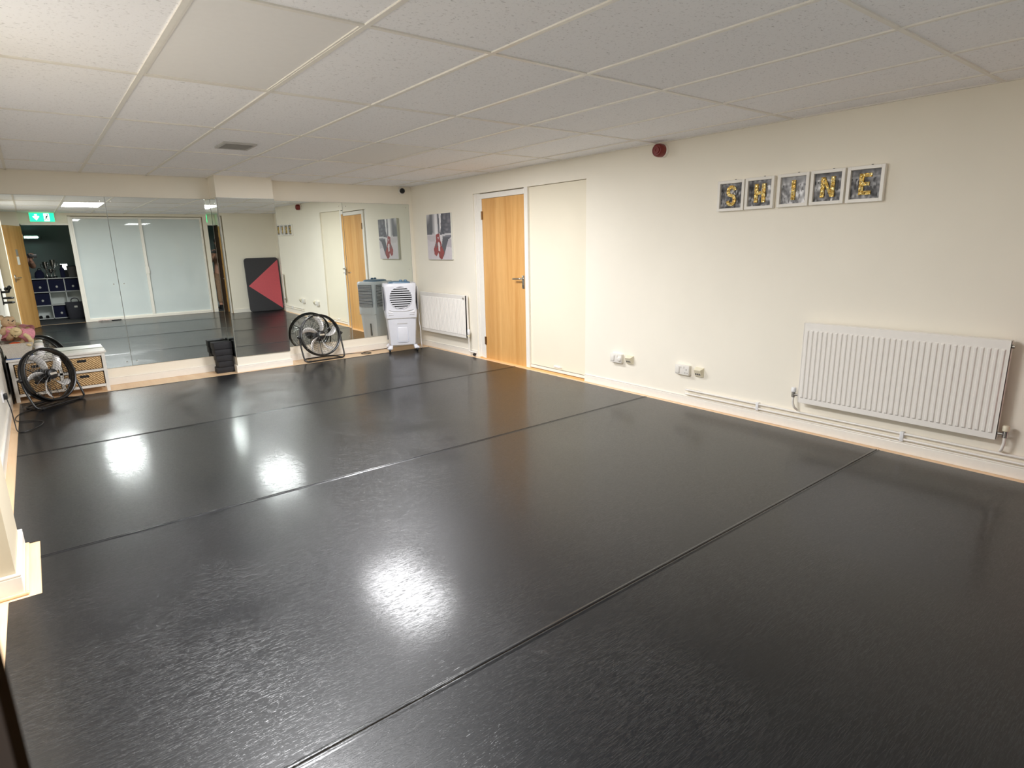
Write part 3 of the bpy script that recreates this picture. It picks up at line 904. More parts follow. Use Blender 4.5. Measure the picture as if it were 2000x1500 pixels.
for k, (ch, y, z, rl) in enumerate(FR):
    S, fw = .231, .022
    t = thing('letter_frame', 'white square box frame with gold sequin letter %s, %s' % (ch, words[ch]), 'picture frame', (XR, y, z), 0, 'gold letter picture frames')
    b = MB()
    for a in ((-S/2, -S/2, -S/2+fw, S/2), (S/2-fw, -S/2, S/2, S/2), (-S/2+fw, -S/2, S/2-fw, -S/2+fw), (-S/2+fw, S/2-fw, S/2-fw, S/2)):
        b.box((-.034, a[0], a[1]), (-.001, a[2], a[3]))
    b.build('frame', M['white'], t, .0015)
    o = printed('photo_backing', S-2*fw, S-2*fw, studio_photo(k+1), t, 44, 44, M['print']); o.location = (-.012, 0, 0)
    MB().box((-.011, -S/2+fw, -S/2+fw), (-.002, S/2-fw, S/2-fw)).build('back_board', M['dark'], t)
    b = MB()
    kind, q, q2 = letter_mesh(ch)
    F, B = -.0225, -.0125                                    # seen from the room the wall's y runs right to left
    if kind == 'poly':
        for pc in q:
            b.add([(F, -x, z) for x, z in pc] + [(B, -x, z) for x, z in pc], [(0, 1, 2, 3), (7, 6, 5, 4)] + [(i, 4+i, 4+(i+1) % 4, (i+1) % 4) for i in range(4)])
    else:
        n = len(q)
        vs = [(F, -p.x, p.y) for p in q] + [(F, -p.x, p.y) for p in q2] + [(B, -p.x, p.y) for p in q] + [(B, -p.x, p.y) for p in q2]
        fs = []
        for i in range(n-1):
            fs += [(i, i+1, n+i+1, n+i), (i, 2*n+i, 2*n+i+1, i+1), (n+i, n+i+1, 3*n+i+1, 3*n+i)]
        fs += [(0, n, 3*n, 2*n), (n-1, 3*n-1, 4*n-1, 2*n-1)]
        b.add(vs, fs)
    b.build('sequin_letter', M['gold'], t)['label'] = 'gold sequin letter ' + ch
    MB().lathe([(.006, 0), (.006, .006)], 10, rotm(0, 0, 0, (-.016, -.03, S/2))).build('hanging_loop', M['greyd'], t)

# ------------------------------------------------------------------ floor fans
def blade_mesh(R, ang, hub=.05):
    vs, fs = [], []
    nr, nc = 9, 6
    for i in range(nr+1):
        f = i/nr
        r = hub + (R-hub)*f
        half = R0(9.5)*(1+.1*f) * (1 if f < .85 else (1-((f-.85)/.15)**2*.45))
        sweep = R0(26)*f*f
        for j in range(nc+1):
            g = j/nc*2-1
            a = ang + sweep + g*half
            z = -.030*g*(1-.35*f) + .010*(1-g*g) - .01
            vs.append((r*math.cos(a), r*math.sin(a), z))
    for i in range(nr):
        for j in range(nc):
            a = i*(nc+1)+j
            fs.append((a, a+1, a+nc+2, a+nc+1))
    return vs, fs
def floor_fan(name, label, loc, rz, tilt, R=.27, depth=.13, spin=0.0, zc=.335):
    """local x along the foot bar, blowing towards local -y"""
    t = thing(name, label, 'fan', loc, rz, 'floor fans')
    hd = Matrix.Translation((0, 0, zc)) @ Matrix.Rotation(tilt, 4, 'X') @ Matrix.Rotation(math.pi/2, 4, 'X')   # local z of the head points to -y
    b = MB()
    b.lathe([(R-.004, -depth/2), (R+.008, -depth/2), (R+.008, -depth/2+.006), (R, -depth/2+.012), (R, depth/2-.012), (R+.008, depth/2-.006), (R+.008, depth/2), (R-.004, depth/2)], 56, hd)
    b.torus(R+.004, .011, depth/2-.002, 56, 8, hd); b.torus(R+.004, .009, -depth/2+.002, 56, 8, hd)
    o = b.build('drum_ring', M['blackm'], t)
    # open the drum: drop the two cap faces
    bm = bmesh.new(); bm.from_mesh(o.data)
    bmesh.ops.delete(bm, geom=[f for f in bm.faces if len(f.verts) > 8], context='FACES_ONLY'); bm.to_mesh(o.data); bm.free()
    for nm, z, sg in (('front_grille', depth/2+.004, 1), ('rear_grille', -depth/2-.004, -1)):
        b = MB()
        for k in range(1, 9): b.torus(.05+(R-.055)*k/8.3, .0011, z + sg*.02*(1-(k/8.3)**2), 40, 5, hd)
        for k in range(16):
            a0 = 2*math.pi*k/16
            pts = []
            for q in range(7):
                f = q/6; r = .045+(R-.045)*f; a = a0+.5*f*sg
                pts.append((r*math.cos(a), r*math.sin(a), z+sg*.02*(1-f*f)))
            b.tube(pts, .0013, 5, mx=hd)
        b.build(nm, M['blackm'], t)
    b = MB().lathe([(.05, depth/2+.012), (.05, depth/2+.026), (.042, depth/2+.032)], 24, hd); b.build('grille_badge', M['black'], t)
    b = MB().rbox((-.036, -.012, depth/2+.030), (.036, .012, depth/2+.034), .003, 1, hd); b.build('badge_plate', M['chrome'], t)
    b = MB().lathe([(.05, -.03), (.054, .0), (.05, .026), (.03, .034)], 24, hd); b.build('hub', M['black'], t)
    for k in range(5):
        vs, fs = blade_mesh(R-.022, spin+2*math.pi*k/5)
        o = MB().add(vs, fs, hd, True).build('blade', M['blade'], t)
        sm = o.modifiers.new('thickness', 'SOLIDIFY'); sm.thickness = .002
    b = MB().lathe([(.062, -depth/2-.075), (.072, -depth/2-.06), (.072, -depth/2-.005), (.06, .0-.03)], 28, hd); b.build('motor', M['blackm'], t)
    b = MB()
    b.torus(.064, .006, -depth/2-.03, 24, 6, hd)
    for k in range(3):
        a = 2*math.pi*k/3+.5
        b.tube([(.06*math.cos(a), .06*math.sin(a), -depth/2-.03), (R*math.cos(a), R*math.sin(a), -depth/2)], .005, 8, mx=hd)
    b.build('motor_bracket', M['blackm'], t)
    b = MB()
    for k in range(5):
        a = R0(90-38+19*k)
    hp = [( (R+.006)*math.cos(a), (R+.006)*math.sin(a), 0) for a in (R0(72), R0(72), R0(108), R0(108))]
    w = R+.022
    fo = -.10
    path = smooth_path([(-w, 0, zc), (-w, -.01, zc-.08), (-w+.005, fo*.75, .06), (-w+.03, fo, .016), (-w+.09, fo, .011), (0, fo, .011), (w-.09, fo, .011), (w-.03, fo, .016), (w-.005, fo*.75, .06), (w, -.01, zc-.08), (w, 0, zc)], 6)
    MB().tube(path, .010, 10).build('tube_stand', M['blackm'], t)
    path = smooth_path([(-w+.05, fo, .012), (-w+.06, .02, .012), (-w+.1, .12, .012), (0, .135, .012), (w-.1, .12, .012), (w-.06, .02, .012), (w-.05, fo, .012)], 6)
    MB().tube(path, .009, 10).build('rear_foot_loop', M['blackm'], t)
    for s in (-1, 1):
        MB().lathe([(.02, 0), (.022, .006), (.014, .022)], 14, rotm(0, s*math.pi/2, 0, (s*(w+.004), 0, zc))).build('pivot_knob', M['black'], t)
        MB().rbox((s*(w-.07)-.02, fo-.014, .0), (s*(w-.07)+.02, fo+.014, .022), .004, 1).build('foot_pad', M['rubber'], t)
    for a in (35, 125, 145, 215, 325):
        MB().lathe([(.006, 0), (.006, .008)], 8, hd @ Matrix.Translation(((R+.006)*math.cos(R0(a)), (R+.006)*math.sin(R0(a)), depth/2))).build('ring_clip', M['chrome'], t)
    return t
fan1 = floor_fan('floor_fan', 'black drum floor fan in the left corner in front of the cupboard', (-.035, 7.27, .005), R0(42), R0(-12), R=.25, depth=.07, spin=.35, zc=.295)
fan2 = floor_fan('floor_fan', 'black drum floor fan standing right of the column', (2.85, 7.70, 0), R0(4), R0(-13), R=.262, depth=.055, spin=-.1, zc=.325)

# ------------------------------------------------------------------ air cooler
t = thing('air_cooler', 'white upright evaporative air cooler in the far right corner', 'air cooler', (3.955, 7.52, .006), R0(-23))
HW, HD = .215, .165
b = MB().loft([(.475, 0, 0, .214, .165), (.50, 0, 0, .218, .168), (.56, 0, 0, .222, .17), (.68, 0, 0, .212, .165), (.80, 0, 0, .218, .168), (.90, 0, 0, .228, .172), (.935, 0, 0, .226, .17), (.948, 0, 0, .216, .16)], 36, 8)
b.build('upper_body', M['tank'], t)
b = MB().loft([(.10, 0, 0, .176, .135), (.12, 0, 0, .182, .14), (.46, 0, 0, .205, .156), (.475, 0, 0, .207, .158)], 36, 8)
tank = b.build('water_tank', M['tank'], t)
MB().rbox((-.07, -.158, .395), (.07, -.149, .403), .002, 1).build('tank_seam', M['grey'], tank)
MB().rbox((-.075, -.155, .14), (.075, -.135, .36), .02, 3).build('tank_recess', M['tank'], tank)
MB().box((-.203, .03, .16), (-.185, .05, .34)).build('water_level_window', M['greyd'], tank)
MB().rbox((-.205, -.168, .470), (.205, .15, .480), .004, 1).build('tank_gap', M['grey'], t)
# round outlet with slats
zc = .755
MB().lathe([(.152, 0), (.152, .012), (.147, .014)], 48, rotm(math.pi/2, 0, 0, (0, -.158, zc))).build('outlet_recess', M['dark'], t)
MB().torus(.155, .006, 0, 56, 8, rotm(math.pi/2, 0, 0, (0, -.172, zc))).build('outlet_rim', M['tank'], t)
for k in range(10):
    z = -.1305+k*.029
    hw = math.sqrt(max(0, .151**2-z*z))
    MB().rbox((-hw, -.008, -.0065), (hw, .008, .0065), .002, 1, rotm(R0(-10), 0, 0, (0, -.178, zc+z))).build('outlet_slat', M['tank'], t)
for s in (-1, 1):
    MB().prism([(s*.185, .585), (s*.175, .548), (s*.105, .548), (s*.15, .568)], -.004, .004, basis((1, 0, 0), (0, 0, 1), (0, -1, 0), (0, -.171, 0))).build('front_vent', M['whitep'], t, .002)
    MB().rbox((s*.14-.032, -.1745, .520), (s*.14+.032, -.168, .525), .002, 1).build('vent_slot', M['grey'], t)
b = MB().tube([( .19*math.sin(a), -.171-.004, .60-.04*math.cos(a)+.01) for a in [R0(-60+10*k) for k in range(13)]], .003, 6)
b.build('front_crease', M['grey'], t)
# louvred pads on both sides and the back
for s in (-1, 1):
    MB().box((s*.2255-.004, -.125, .585), (s*.2255+.003, .125, .90)).build('side_pad', M['dark'], t)
    for k in range(18):
        MB().box((s*.227-.004, -.125, .590+k*.0172), (s*.227+.006, .125, .598+k*.0172)).build('side_louvre', M['tank'], t)
MB().box((-.175, .165, .585), (.175, .176, .90)).build('back_pad', M['dark'], t)
for k in range(18):
    MB().box((-.175, .168, .590+k*.0172), (.175, .182, .598+k*.0172)).build('back_louvre', M['tank'], t)
b = MB().loft([(.946, 0, .0, .15, .13), (.962, 0, 0, .145, .125), (.972, 0, 0, .12, .10)], 32, 6)
top = b.build('control_panel', M['bluegrey'], t)
for x in (.02, .085):
    MB().lathe([(.022, 0), (.022, .014), (.016, .024)], 18, rotm(0, 0, 0, (x, -.07, .968))).build('knob', M['bluegrey'], top)
for sx in (-1, 1):
    for sy in (-1, 1):
        MB().loft([(.045, sx*.185, sy*.13, .035, .03), (.06, sx*.185, sy*.13, .038, .034), (.095, sx*.165, sy*.12, .022, .02)], 16, 4).build('leg_fairing', M['tank'], t)
        c = MB().lathe([(.024, -.012), (.028, -.008), (.028, .008), (.024, .012)], 20, rotm(0, math.pi/2, 0, (sx*.19, sy*.14, .028)))
        c.box((sx*.19-.016, sy*.14-.012, .03), (sx*.19+.016, sy*.14+.012, .05))
        c.build('castor', M['black'], t)
cm = Matrix.Translation((3.955, 7.52, .006)) @ Matrix.Rotation(R0(-23), 4, 'Z')
cpts = [tuple(cm @ Vector(p)) for p in ((.246, .10, .90), (.262, .06, .86), (.262, .03, .70), (.250, .02, .60), (.258, .01, .5), (.252, 0, .40), (.262, -.02, .30), (.262, -.03, .12), (.27, .0, .02))]
b = MB().tube(smooth_path(cpts + [(4.28, 7.62, .012), (4.32, 7.80, .012), (4.38, 7.86, .012)], 6), .0045, 8)
tag(b.build('power_cable', M['whitep']), 'white power cable hanging down the right side of the air cooler', 'cable')

# ------------------------------------------------------------------ foam block stack beside the column
zb = 0.0
blocks = [(.20, .07, 0, 'bottom'), (.175, .072, .008, 'second from the bottom'), (.185, .072, .003, 'middle'), (.20, .074, -.003, 'second from the top'), (.205, .085, -.006, 'top')]
for k, (w, h, dx, wd) in enumerate(blocks):
    t = MB().rbox((-w/2, -.075, 0), (w/2, .075, h-.001), .008, 2).build('foam_block', M['foam'])
    t.location = (1.655+dx, 7.765, zb)
    t.rotation_euler = (0, 0, R0((-3, 2, -2, 1, 3)[k]))
    tag(t, 'charcoal foam block, %s of the stack beside the column' % wd, 'foam block', 'foam blocks stacked by the column')
    zb += h

# ------------------------------------------------------------------ cupboard with baskets
CX0, CX1, CY0, CY1, CH = -.325, .468, 7.60, 7.865, .435
t = thing('basket_cupboard', 'low white cupboard with four woven baskets in the left corner', 'cupboard', ((CX0+CX1)/2, (CY0+CY1)/2, 0))
inv = Matrix.Translation((-(CX0+CX1)/2, -(CY0+CY1)/2, 0))
def part(b, name, mat, par=None, bev=0.0):
    o = b.build(name, mat, par or t, bev)
    return o
b = MB()
for k in range(3):
    y0 = CY0-.015 + k*(CY1-CY0+.015)/3
    b.box((CX0-.015, y0+.001, CH-.02), (CX1+.015, y0+(CY1-CY0+.015)/3-.002, CH), inv)
part(b, 'plank_top', M['white'], None, .002)
for x in (CX0, CX1-.032):
    for y in (CY0, CY1-.03):
        part(MB().box((x, y, 0), (x+.032, y+.03, CH-.02), inv), 'leg', M['white'], None, .002)
part(MB().box((CX0+.032, CY0+.003, CH-.05), (CX1-.032, CY0+.024, CH-.02), inv), 'top_rail', M['white'])
part(MB().box((CX0+.032, CY0+.003, .055), (CX1-.032, CY0+.024, .08), inv), 'bottom_rail', M['white'])
part(MB().box((CX0+.032, CY0+.003, .222), (CX1-.032, CY0+.024, .246), inv), 'middle_rail', M['white'])
mxm = (CX0+CX1)/2
part(MB().box((mxm-.014, CY0+.003, .08), (mxm+.014, CY0+.024, CH-.05), inv), 'divider', M['white'])
for x in (CX0+.006, CX1-.022): part(MB().box((x, CY0+.03, .06), (x+.014, CY1-.03, CH-.03), inv), 'side_panel', M['white'])
part(MB().box((CX0+.03, CY1-.012, .06), (CX1-.03, CY1-.004, CH-.02), inv), 'back_panel', M['white'])
for z in (.062, .226): part(MB().box((CX0+.02, CY0+.024, z), (CX1-.02, CY1-.012, z+.01), inv), 'shelf_board', M['white'])
for x0, x1 in ((CX0+.040, mxm-.018), (mxm+.018, CX1-.040)):
    for z0, z1 in ((.084, .212), (.25, CH-.058)):
        bk = part(MB().rbox((x0, CY0+.004, z0), (x1, CY1-.03, z1), .008, 2, inv), 'basket', M['seagrass'])
        xm = (x0+x1)/2
        part(MB().rbox((xm-.04, CY0+.0, z1-.045), (xm+.04, CY0+.008, z1-.018), .004, 1, inv), 'handle_slot', M['dark'], bk)

# things on and beside the cupboard
t = thing('white_basket', 'white wicker basket of teddy bears standing on the cupboard', 'basket', (-.232, 7.735, CH))
def open_box(w0, d0, w1, d1, h, th):
    vs = []
    for z, w, d in ((0, w0, d0), (h, w1, d1), (h, w1-th, d1-th), (th, w0-th, d0-th)):
        vs += [(-w, -d, z), (w, -d, z), (w, d, z), (-w, d, z)]
    fs = [(3, 2, 1, 0), (12, 13, 14, 15)]
    for a in range(3):
        for k in range(4): fs.append((a*4+k, a*4+(k+1) % 4, a*4+4+(k+1) % 4, a*4+4+k))
    return vs, fs
MB().add(*open_box(.092, .095, .128, .115, .145, .008)).build('woven_tub', M['wickerw'], t, .003)
b = MB(); b.tube([(-.126, -.113, .143), (.126, -.113, .143), (.126, .113, .143), (-.126, .113, .143)], .006, 8, True); b.build('rim', M['wickerw'], t)
tag(MB().rbox((-.335, 7.615, CH), (-.125, 7.86, CH+.006), .002, 1).build('folded_cloth', M['blue']), 'thin folded blue cloth under the white basket', 'cloth')
bpy.data.objects['white_basket'].location.z = CH+.006
t = thing('orange_cloth', 'orange cloth tucked in the front of the white basket', 'cloth', (-.245, 7.685, CH+.135))
MB().ball((0, 0, 0), (.055, .035, .03), 12).build('crumple', M['orange'], t)
def bear(label, loc, rot, s, fur, dress):
    t = thing('teddy_bear', label, 'teddy bear', loc, 0, 'teddy bears in the basket')
    t.rotation_euler = rot
    t.scale = (s,)*3
    MB().ball((0, 0, .08), (.062, .055, .085), 18).build('body', fur, t)
    hd = MB(); hd.ball((0, -.005, .205), (.066, .06, .06), 20); hd.ball((0, -.055, .19), (.03, .026, .024), 14)
    ho = hd.build('head', fur, t)
    for sx in (-1, 1):
        e = MB().ball((sx*.052, .005, .255), (.026, .014, .026), 14); e.build('ear', fur, ho)
        MB().ball((sx*.024, -.06, .217), .007, 10).build('eye', M['black'], ho)
    MB().ball((0, -.082, .197), (.009, .006, .007), 10).build('nose', M['hair'], ho)
    for sx in (-1, 1):
        MB().tube([(sx*.05, -.01, .13), (sx*.09, -.03, .10), (sx*.105, -.06, .07)], [.024, .026, .024], 12).ball((sx*.105, -.06, .07), .026, 12).build('arm', fur, t)
        MB().tube([(sx*.035, -.02, .02), (sx*.06, -.08, .01), (sx*.068, -.125, .015)], [.032, .031, .028], 12).ball((sx*.068, -.13, .025), (.03, .022, .038), 14).build('leg', fur, t)
    if dress:
        MB().lathe([(.045, .15), (.062, .135), (.07, .09), (.085, .04), (.098, .02), (.09, .025), (.06, .06)], 22).build('knitted_dress', dress, t)
    return t
bear('brown teddy bear in pink lying back against the left wall, head up', (-.262, 7.765, CH+.172), (R0(-18), R0(8), R0(30)), .90, M['fur'], M['pink'])
bear('cream teddy bear in pink tipped over with its feet towards the mirror', (-.115, 7.70, CH+.215), (R0(66), R0(10), R0(-50)), .74, M['furl'], M['pink'])
t = thing('white_jar', 'small white jar beside the wicker basket on the cupboard', 'jar', (-.062, 7.77, CH))
MB().lathe([(.034, 0), (.038, .01), (.038, .085), (.032, .095), (.032, .11), (.026, .112)], 20).build('pot', M['whitep'], t)
MB().lathe([(.035, .1), (.035, .12), (.02, .126)], 20).build('lid', M['white'], t)
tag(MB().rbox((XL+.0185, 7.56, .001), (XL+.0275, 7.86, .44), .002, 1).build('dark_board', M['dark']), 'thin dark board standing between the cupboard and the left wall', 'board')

# socket on the left wall with plug and fan cable
t = thing('wall_socket', 'white socket low on the left wall feeding the corner fan', 'socket', (XL, 6.58, .27))
MB().rbox((0, -.0735, -.044), (.012, .0735, .044), .003).build('face_plate', M['whitep'], t)
MB().rbox((.010, .01, .012), (.016, .024, .032), .0015, 1).build('rocker_switch', M['whitep'], t)
b = MB().rbox((XL+.0125, 6.525, .245), (XL+.040, 6.575, .295), .008, 2)
t = thing('fan_cable', 'black power cable looping from the left socket to the corner fan', 'cable', (XL+.0125, 6.55, .27))
inv = Matrix.Translation((-(XL+.0125), -6.55, -.27))
MB().rbox((XL+.0125, 6.525, .245), (XL+.040, 6.575, .295), .008, 2, inv).build('plug', M['black'], t)
MB().tube(smooth_path([(XL+.03, 6.55, .25), (XL+.045, 6.5, .16), (-.315, 6.40, .06), (-.30, 6.28, .012), (-.24, 6.25, .011), (-.155, 6.38, .011), (-.13, 6.52, .011), (-.19, 6.62, .011), (-.30, 6.68, .011), (-.325, 6.82, .009), (-.29, 7.0, .010), (-.18, 7.14, .011), (-.02, 7.26, .011), (.10, 7.42, .012), (.16, 7.44, .012)], 7), .0042, 8, mx=inv).build('cord', M['black'], t)
b = MB().tube(smooth_path([(3.06, 7.80, .008), (3.15, 7.83, .008), (3.3, 7.80, .008), (3.46, 7.74, .008), (3.53, 7.66, .008), (3.47, 7.62, .008), (3.40, 7.68, .008), (3.47, 7.76, .010), (3.6, 7.79, .010), (3.75, 7.82, .008), (3.95, 7.85, .008)], 7), .0045, 8)
tag(b.build('black_cord', M['black']), 'black cord trailing on the wood strip between the second fan and the cooler', 'cable')
# black bracket high up the left wall
t = thing('wall_bracket', 'black metal bracket with rings on the left wall seen in the mirror', 'bracket', (XL, 5.2, .90))
MB().rbox((0, -.03, -.11), (.012, .03, .11), .004).build('wall_plate', M['blackm'], t)
MB().tube([(.012, 0, .06), (.08, 0, .06), (.10, 0, .12)], .016, 8).ball((.10, 0, .12), .026, 10).ball((.06, 0, .10), .024, 10).build('arm', M['blackm'], t)
for z in (-.02, -.08): MB().torus(.05, .013, 0, 24, 8, Matrix.Translation((.066, 0, z))).build('ring', M['blackm'], t)

# ------------------------------------------------------------------ gym mat, exit sign and odds at the rear wall
t = thing('gym_mat', 'black gym mat with a big red triangle leaning at the rear right corner', 'gym mat', (4.03, YR+.115, .0075))
t.rotation_euler = (R0(3.6), 0, 0)
w, h, r = .385, 1.25, .07
def rrect(w0, w1, z0, z1, r, n=6):
    pts = []
    for cx, cz, a0 in ((w1-r, z1-r, 0), (w0+r, z1-r, 90), (w0+r, z0+r, 180), (w1-r, z0+r, 270)):
        for k in range(n+1):
            a = R0(a0+90*k/n); pts.append((cx+r*math.cos(a), cz+r*math.sin(a)))
    return pts
up = basis((-1, 0, 0), (0, 0, 1), (0, 1, 0))
MB().prism(rrect(-w, w, 0, h, r), -.02, .03, up).build('padded_cover', M['matblk'], t, .006)
MB().prism([(-w+.018, .04), (-w+.018, h-.055), (w-.035, h*.485)], .0295, .0325, up).build('red_triangle', M['matred'], t)
t = thing('exit_sign', 'lit green exit sign above the open doorway', 'sign', (.335, YR+.03, 2.176))
MB().rbox((-.205, -.028, -.09), (.205, .02, .09), .006).build('housing', M['white'], t)
MB().box((-.2, .02, -.085), (.2, .0225, .085)).build('green_face', M['exitg'], t)
def flat(b, polys, z0=.0225, z1=.024):
    for q in polys:
        n = len(q)
        vs = [(x, z0, z) for x, z in q] + [(x, z1, z) for x, z in q]
        b.add(vs, [tuple(range(n)), tuple(reversed(range(n, 2*n)))] + [(i, (i+1) % n, n+(i+1) % n, n+i) for i in range(n)])
    return b
flat(MB(), [[(-.115, .06), (-.075, .06), (-.075, -.01), (-.115, -.01)], [(-.15, .012), (-.13, .026), (-.095, -.016), (-.06, .026), (-.04, .012), (-.095, -.06)]]).build('arrow', M['exitw'], t)
flat(MB(), [[(.03, -.075), (.12, -.075), (.12, .075), (.03, .075)]]).build('doorway_symbol', M['exitw'], t)
mn = flat(MB(), stroke([(.085, .025), (.066, -.012)], .022) + stroke([(.066, -.012), (.09, -.03), (.082, -.058)], .012) + stroke([(.066, -.012), (.05, -.04), (.032, -.046)], .012) + stroke([(.082, .024), (.06, .012), (.048, .028)], .010) + stroke([(.084, .024), (.106, .01), (.112, -.008)], .010), .024, .0252)
mn.lathe([(.012, 0), (.012, .0012)], 14, rotm(-math.pi/2, 0, 0, (.094, .024, .046)))
mn.build('running_figure', M['exitk'], t)
b = MB()
pts = [(.96, .16), (1.02, .2), (1.0, .12), (1.08, .17), (1.12, .11), (1.18, .19), (1.1, .23), (1.03, .14), (1.15, .15), (1.24, .16)]
b.tube(smooth_path([(x, y, .018+.02*abs(math.sin(k*1.7))) for k, (x, y) in enumerate(pts)], 5), .011, 8)
tag(b.build('ballet_ribbon', M['clothp']), 'crumpled pale pink ribbon on the floor below the glazing', 'ribbon')
tag(MB().rbox((1.20, .13, .004), (1.38, .20, .022), .006).build('dark_shoe', M['rubber']), 'flat dark shoe beside the pink ribbon below the glazing', 'shoe')

# ------------------------------------------------------------------ corridor seen through the doorway
t = thing('cube_shelf', 'white cube shelf unit in the dark corridor beyond the doorway', 'shelf', (.24, -1.50, 0))
PX, PZ, D = .30, .2965, .19
b = MB()
for k in range(5): b.box((-.6+PX*k-.009, -D, .015), (-.6+PX*k+.009, D, .915))
part(b, 'upright', M['shelf'], t)
b = MB()
for k in range(4): b.box((-.609, -D, .015+PZ*k), (.609, D, .033+PZ*k))
part(b, 'shelf_board', M['shelf'], t)
part(MB().box((-.6, -D, .02), (.6, -D+.006, .91)), 'back_panel', M['shelf'], t)
cells = {'leftmost column, top row': (0, 2), 'second column, top row': (1, 2), 'third column, top row': (2, 2), 'rightmost column, top row': (3, 2), 'second column, middle row': (1, 1), 'third column, bottom row': (2, 0)}
for nm, (cx, cz) in cells.items():
    t = thing('storage_cube', 'navy fabric storage box in the corridor shelf, ' + nm, 'storage box', (.24-.45+PX*cx, -1.50, .034+PZ*cz), 0, 'navy storage boxes in the corridor shelf')
    MB().add(*open_box(.134, .165, .136, .17, .255, .006)).build('fabric_box', M['navy'], t)
    MB().ball((0, .172, .10), (.022, .004, .026), 12).build('tag', M['paper'], t)
def trophy(label, x, y, h, mat):
    t = thing('trophy', label, 'trophy', (x, y, .9225-.0005), 0, 'trophies on the corridor shelf')
    MB().lathe([(.045, 0), (.045, .03), (.035, .035)], 16).build('plinth', M['black'], t)
    MB().lathe([(.018, .035), (.012, .06), (.014, h*.5), (.04, h*.62), (.05, h*.8), (.054, h), (.048, h-.006), (.02, h*.66)], 18).build('cup', mat, t)
    for s in (-1, 1): MB().tube(smooth_path([(s*.05, 0, h*.85), (s*.085, 0, h*.86), (s*.08, 0, h*.7), (s*.035, 0, h*.62)], 5), .006, 8).build('handle', mat, t)
ZT = .9225
trophy('tall silver trophy cup left of the lit panel on the corridor shelf', .26, -1.46, .36, M['chrome'])
trophy('slim silver trophy cup in the middle of the corridor shelf', .40, -1.56, .40, M['steel'])
trophy('short silver trophy cup in front of the taller cups on the corridor shelf', .34, -1.36, .2, M['chrome'])
t = thing('lit_panel', 'small bright lit white panel standing on the corridor shelf', 'light', (.60, -1.62, ZT))
MB().rbox((-.075, -.01, 0), (.075, .01, .31), .004).build('stand', M['dark'], t)
MB().box((-.066, .0101, .17), (.066, .013, .30)).build('glowing_face', M['glow'], t)
t = thing('navy_bottle', 'tall navy bottle in front of the lit panel on the corridor shelf', 'bottle', (.545, -1.42, ZT))
MB().lathe([(.04, 0), (.045, .02), (.045, .19), (.02, .23), (.018, .26)], 18).build('flask', M['navy'], t)
MB().lathe([(.021, .25), (.021, .285), (.016, .29)], 16).build('cap', M['black'], t)
t = thing('waste_bin', 'dark tapered bin standing on the right end of the corridor shelf', 'bin', (.745, -1.46, ZT))
MB().lathe([(.085, 0), (.09, .005), (.115, .25), (.108, .25), (.08, .02)], 24).build('bin_body', M['greyd'], t)
MB().torus(.112, .008, .25, 28, 8).build('rim', M['black'], t)
t = thing('navy_rucksack', 'slumped navy rucksack on the left end of the corridor shelf', 'bag', (.12, -1.46, ZT))
MB().loft([(0, 0, 0, .075, .06), (.03, 0, 0, .09, .07), (.12, .005, 0, .08, .06), (.17, .01, 0, .045, .035), (.185, .01, 0, .02, .02)], 20, 3).build('sack', M['navy'], t)
MB().tube(smooth_path([(-.02, 0, .17), (0, 0, .215), (.04, 0, .21), (.05, 0, .17)], 5), .007, 8).build('carry_loop', M['black'], t)
t = thing('tote_bag', 'big dark tote bag standing on the floor in front of the corridor shelf', 'bag', (.66, -1.10, -.002))
MB().loft([(0, 0, 0, .15, .07), (.02, 0, 0, .165, .085), (.25, 0, 0, .175, .075), (.36, 0, 0, .185, .035), (.385, 0, 0, .19, .02)], 28, 3.5).build('bag_body', M['bagf'], t)
for s in (-1, 1): MB().tube(smooth_path([(-.07, s*.02, .375), (-.06, s*.03, .44), (0, s*.035, .465), (.06, s*.03, .44), (.07, s*.02, .375)], 5), .008, 8).build('handle', M['bagf'], t)
MB().box((-.03, .074, .26), (.03, .084, .30)).build('label_patch', M['paper'], t)
t = thing('pointe_shoes', 'black dance shoes in the bottom left cell of the corridor shelf', 'shoes', (.06, -1.40, .034))
for k, x in enumerate((-.06, .06)): MB().loft([(0, x, 0, .03, .085), (.03, x, 0, .034, .09), (.05, x, -.03, .026, .05), (.055, x, -.04, .02, .035)], 18, 2.5).build('shoe', M['rubber'], t)
t = thing('emergency_light', 'small greenish emergency light on the corridor wall', 'light', (.12, -3.19, 1.86))
MB().rbox((-.2, -.01, -.045), (.2, .05, .045), .006).build('housing', M['grey'], t)
MB().rbox((-.13, .05, -.02), (.13, .062, .02), .004).build('glowing_cover', M['glowg'], t)

# ------------------------------------------------------------------ the photographer in the doorway
def skin_mesh(name, nodes, edges, mat, parent, levels=2, root=0):
    me = bpy.data.meshes.new(name)
    me.from_pydata([n[0] for n in nodes], edges, [])
    o = bpy.data.objects.new(name, me); COL.objects.link(o)
    sk = o.modifiers.new('skin', 'SKIN')
    sk.use_smooth_shade = True
    for k, n in enumerate(nodes):
        sv = me.skin_vertices[0].data[k]
        r = n[1] if isinstance(n[1], tuple) else (n[1], n[1])
        sv.radius = r
        sv.use_root = (k == root)
    ss = o.modifiers.new('sub', 'SUBSURF'); ss.levels = levels; ss.render_levels = levels
    me.materials.append(mat)
    o.parent = parent
    return o
pp = thing('person', 'person in tan clothes standing in the dark doorway, one arm raised with a phone', 'person', (-.23, -.80, 0))
ox, oy = .36, .50
def P(x, y, z): return (x+ox, y+oy, z)
def Q(x, y, z): return (x+.23, y+.80, z)      # world position to the person's own
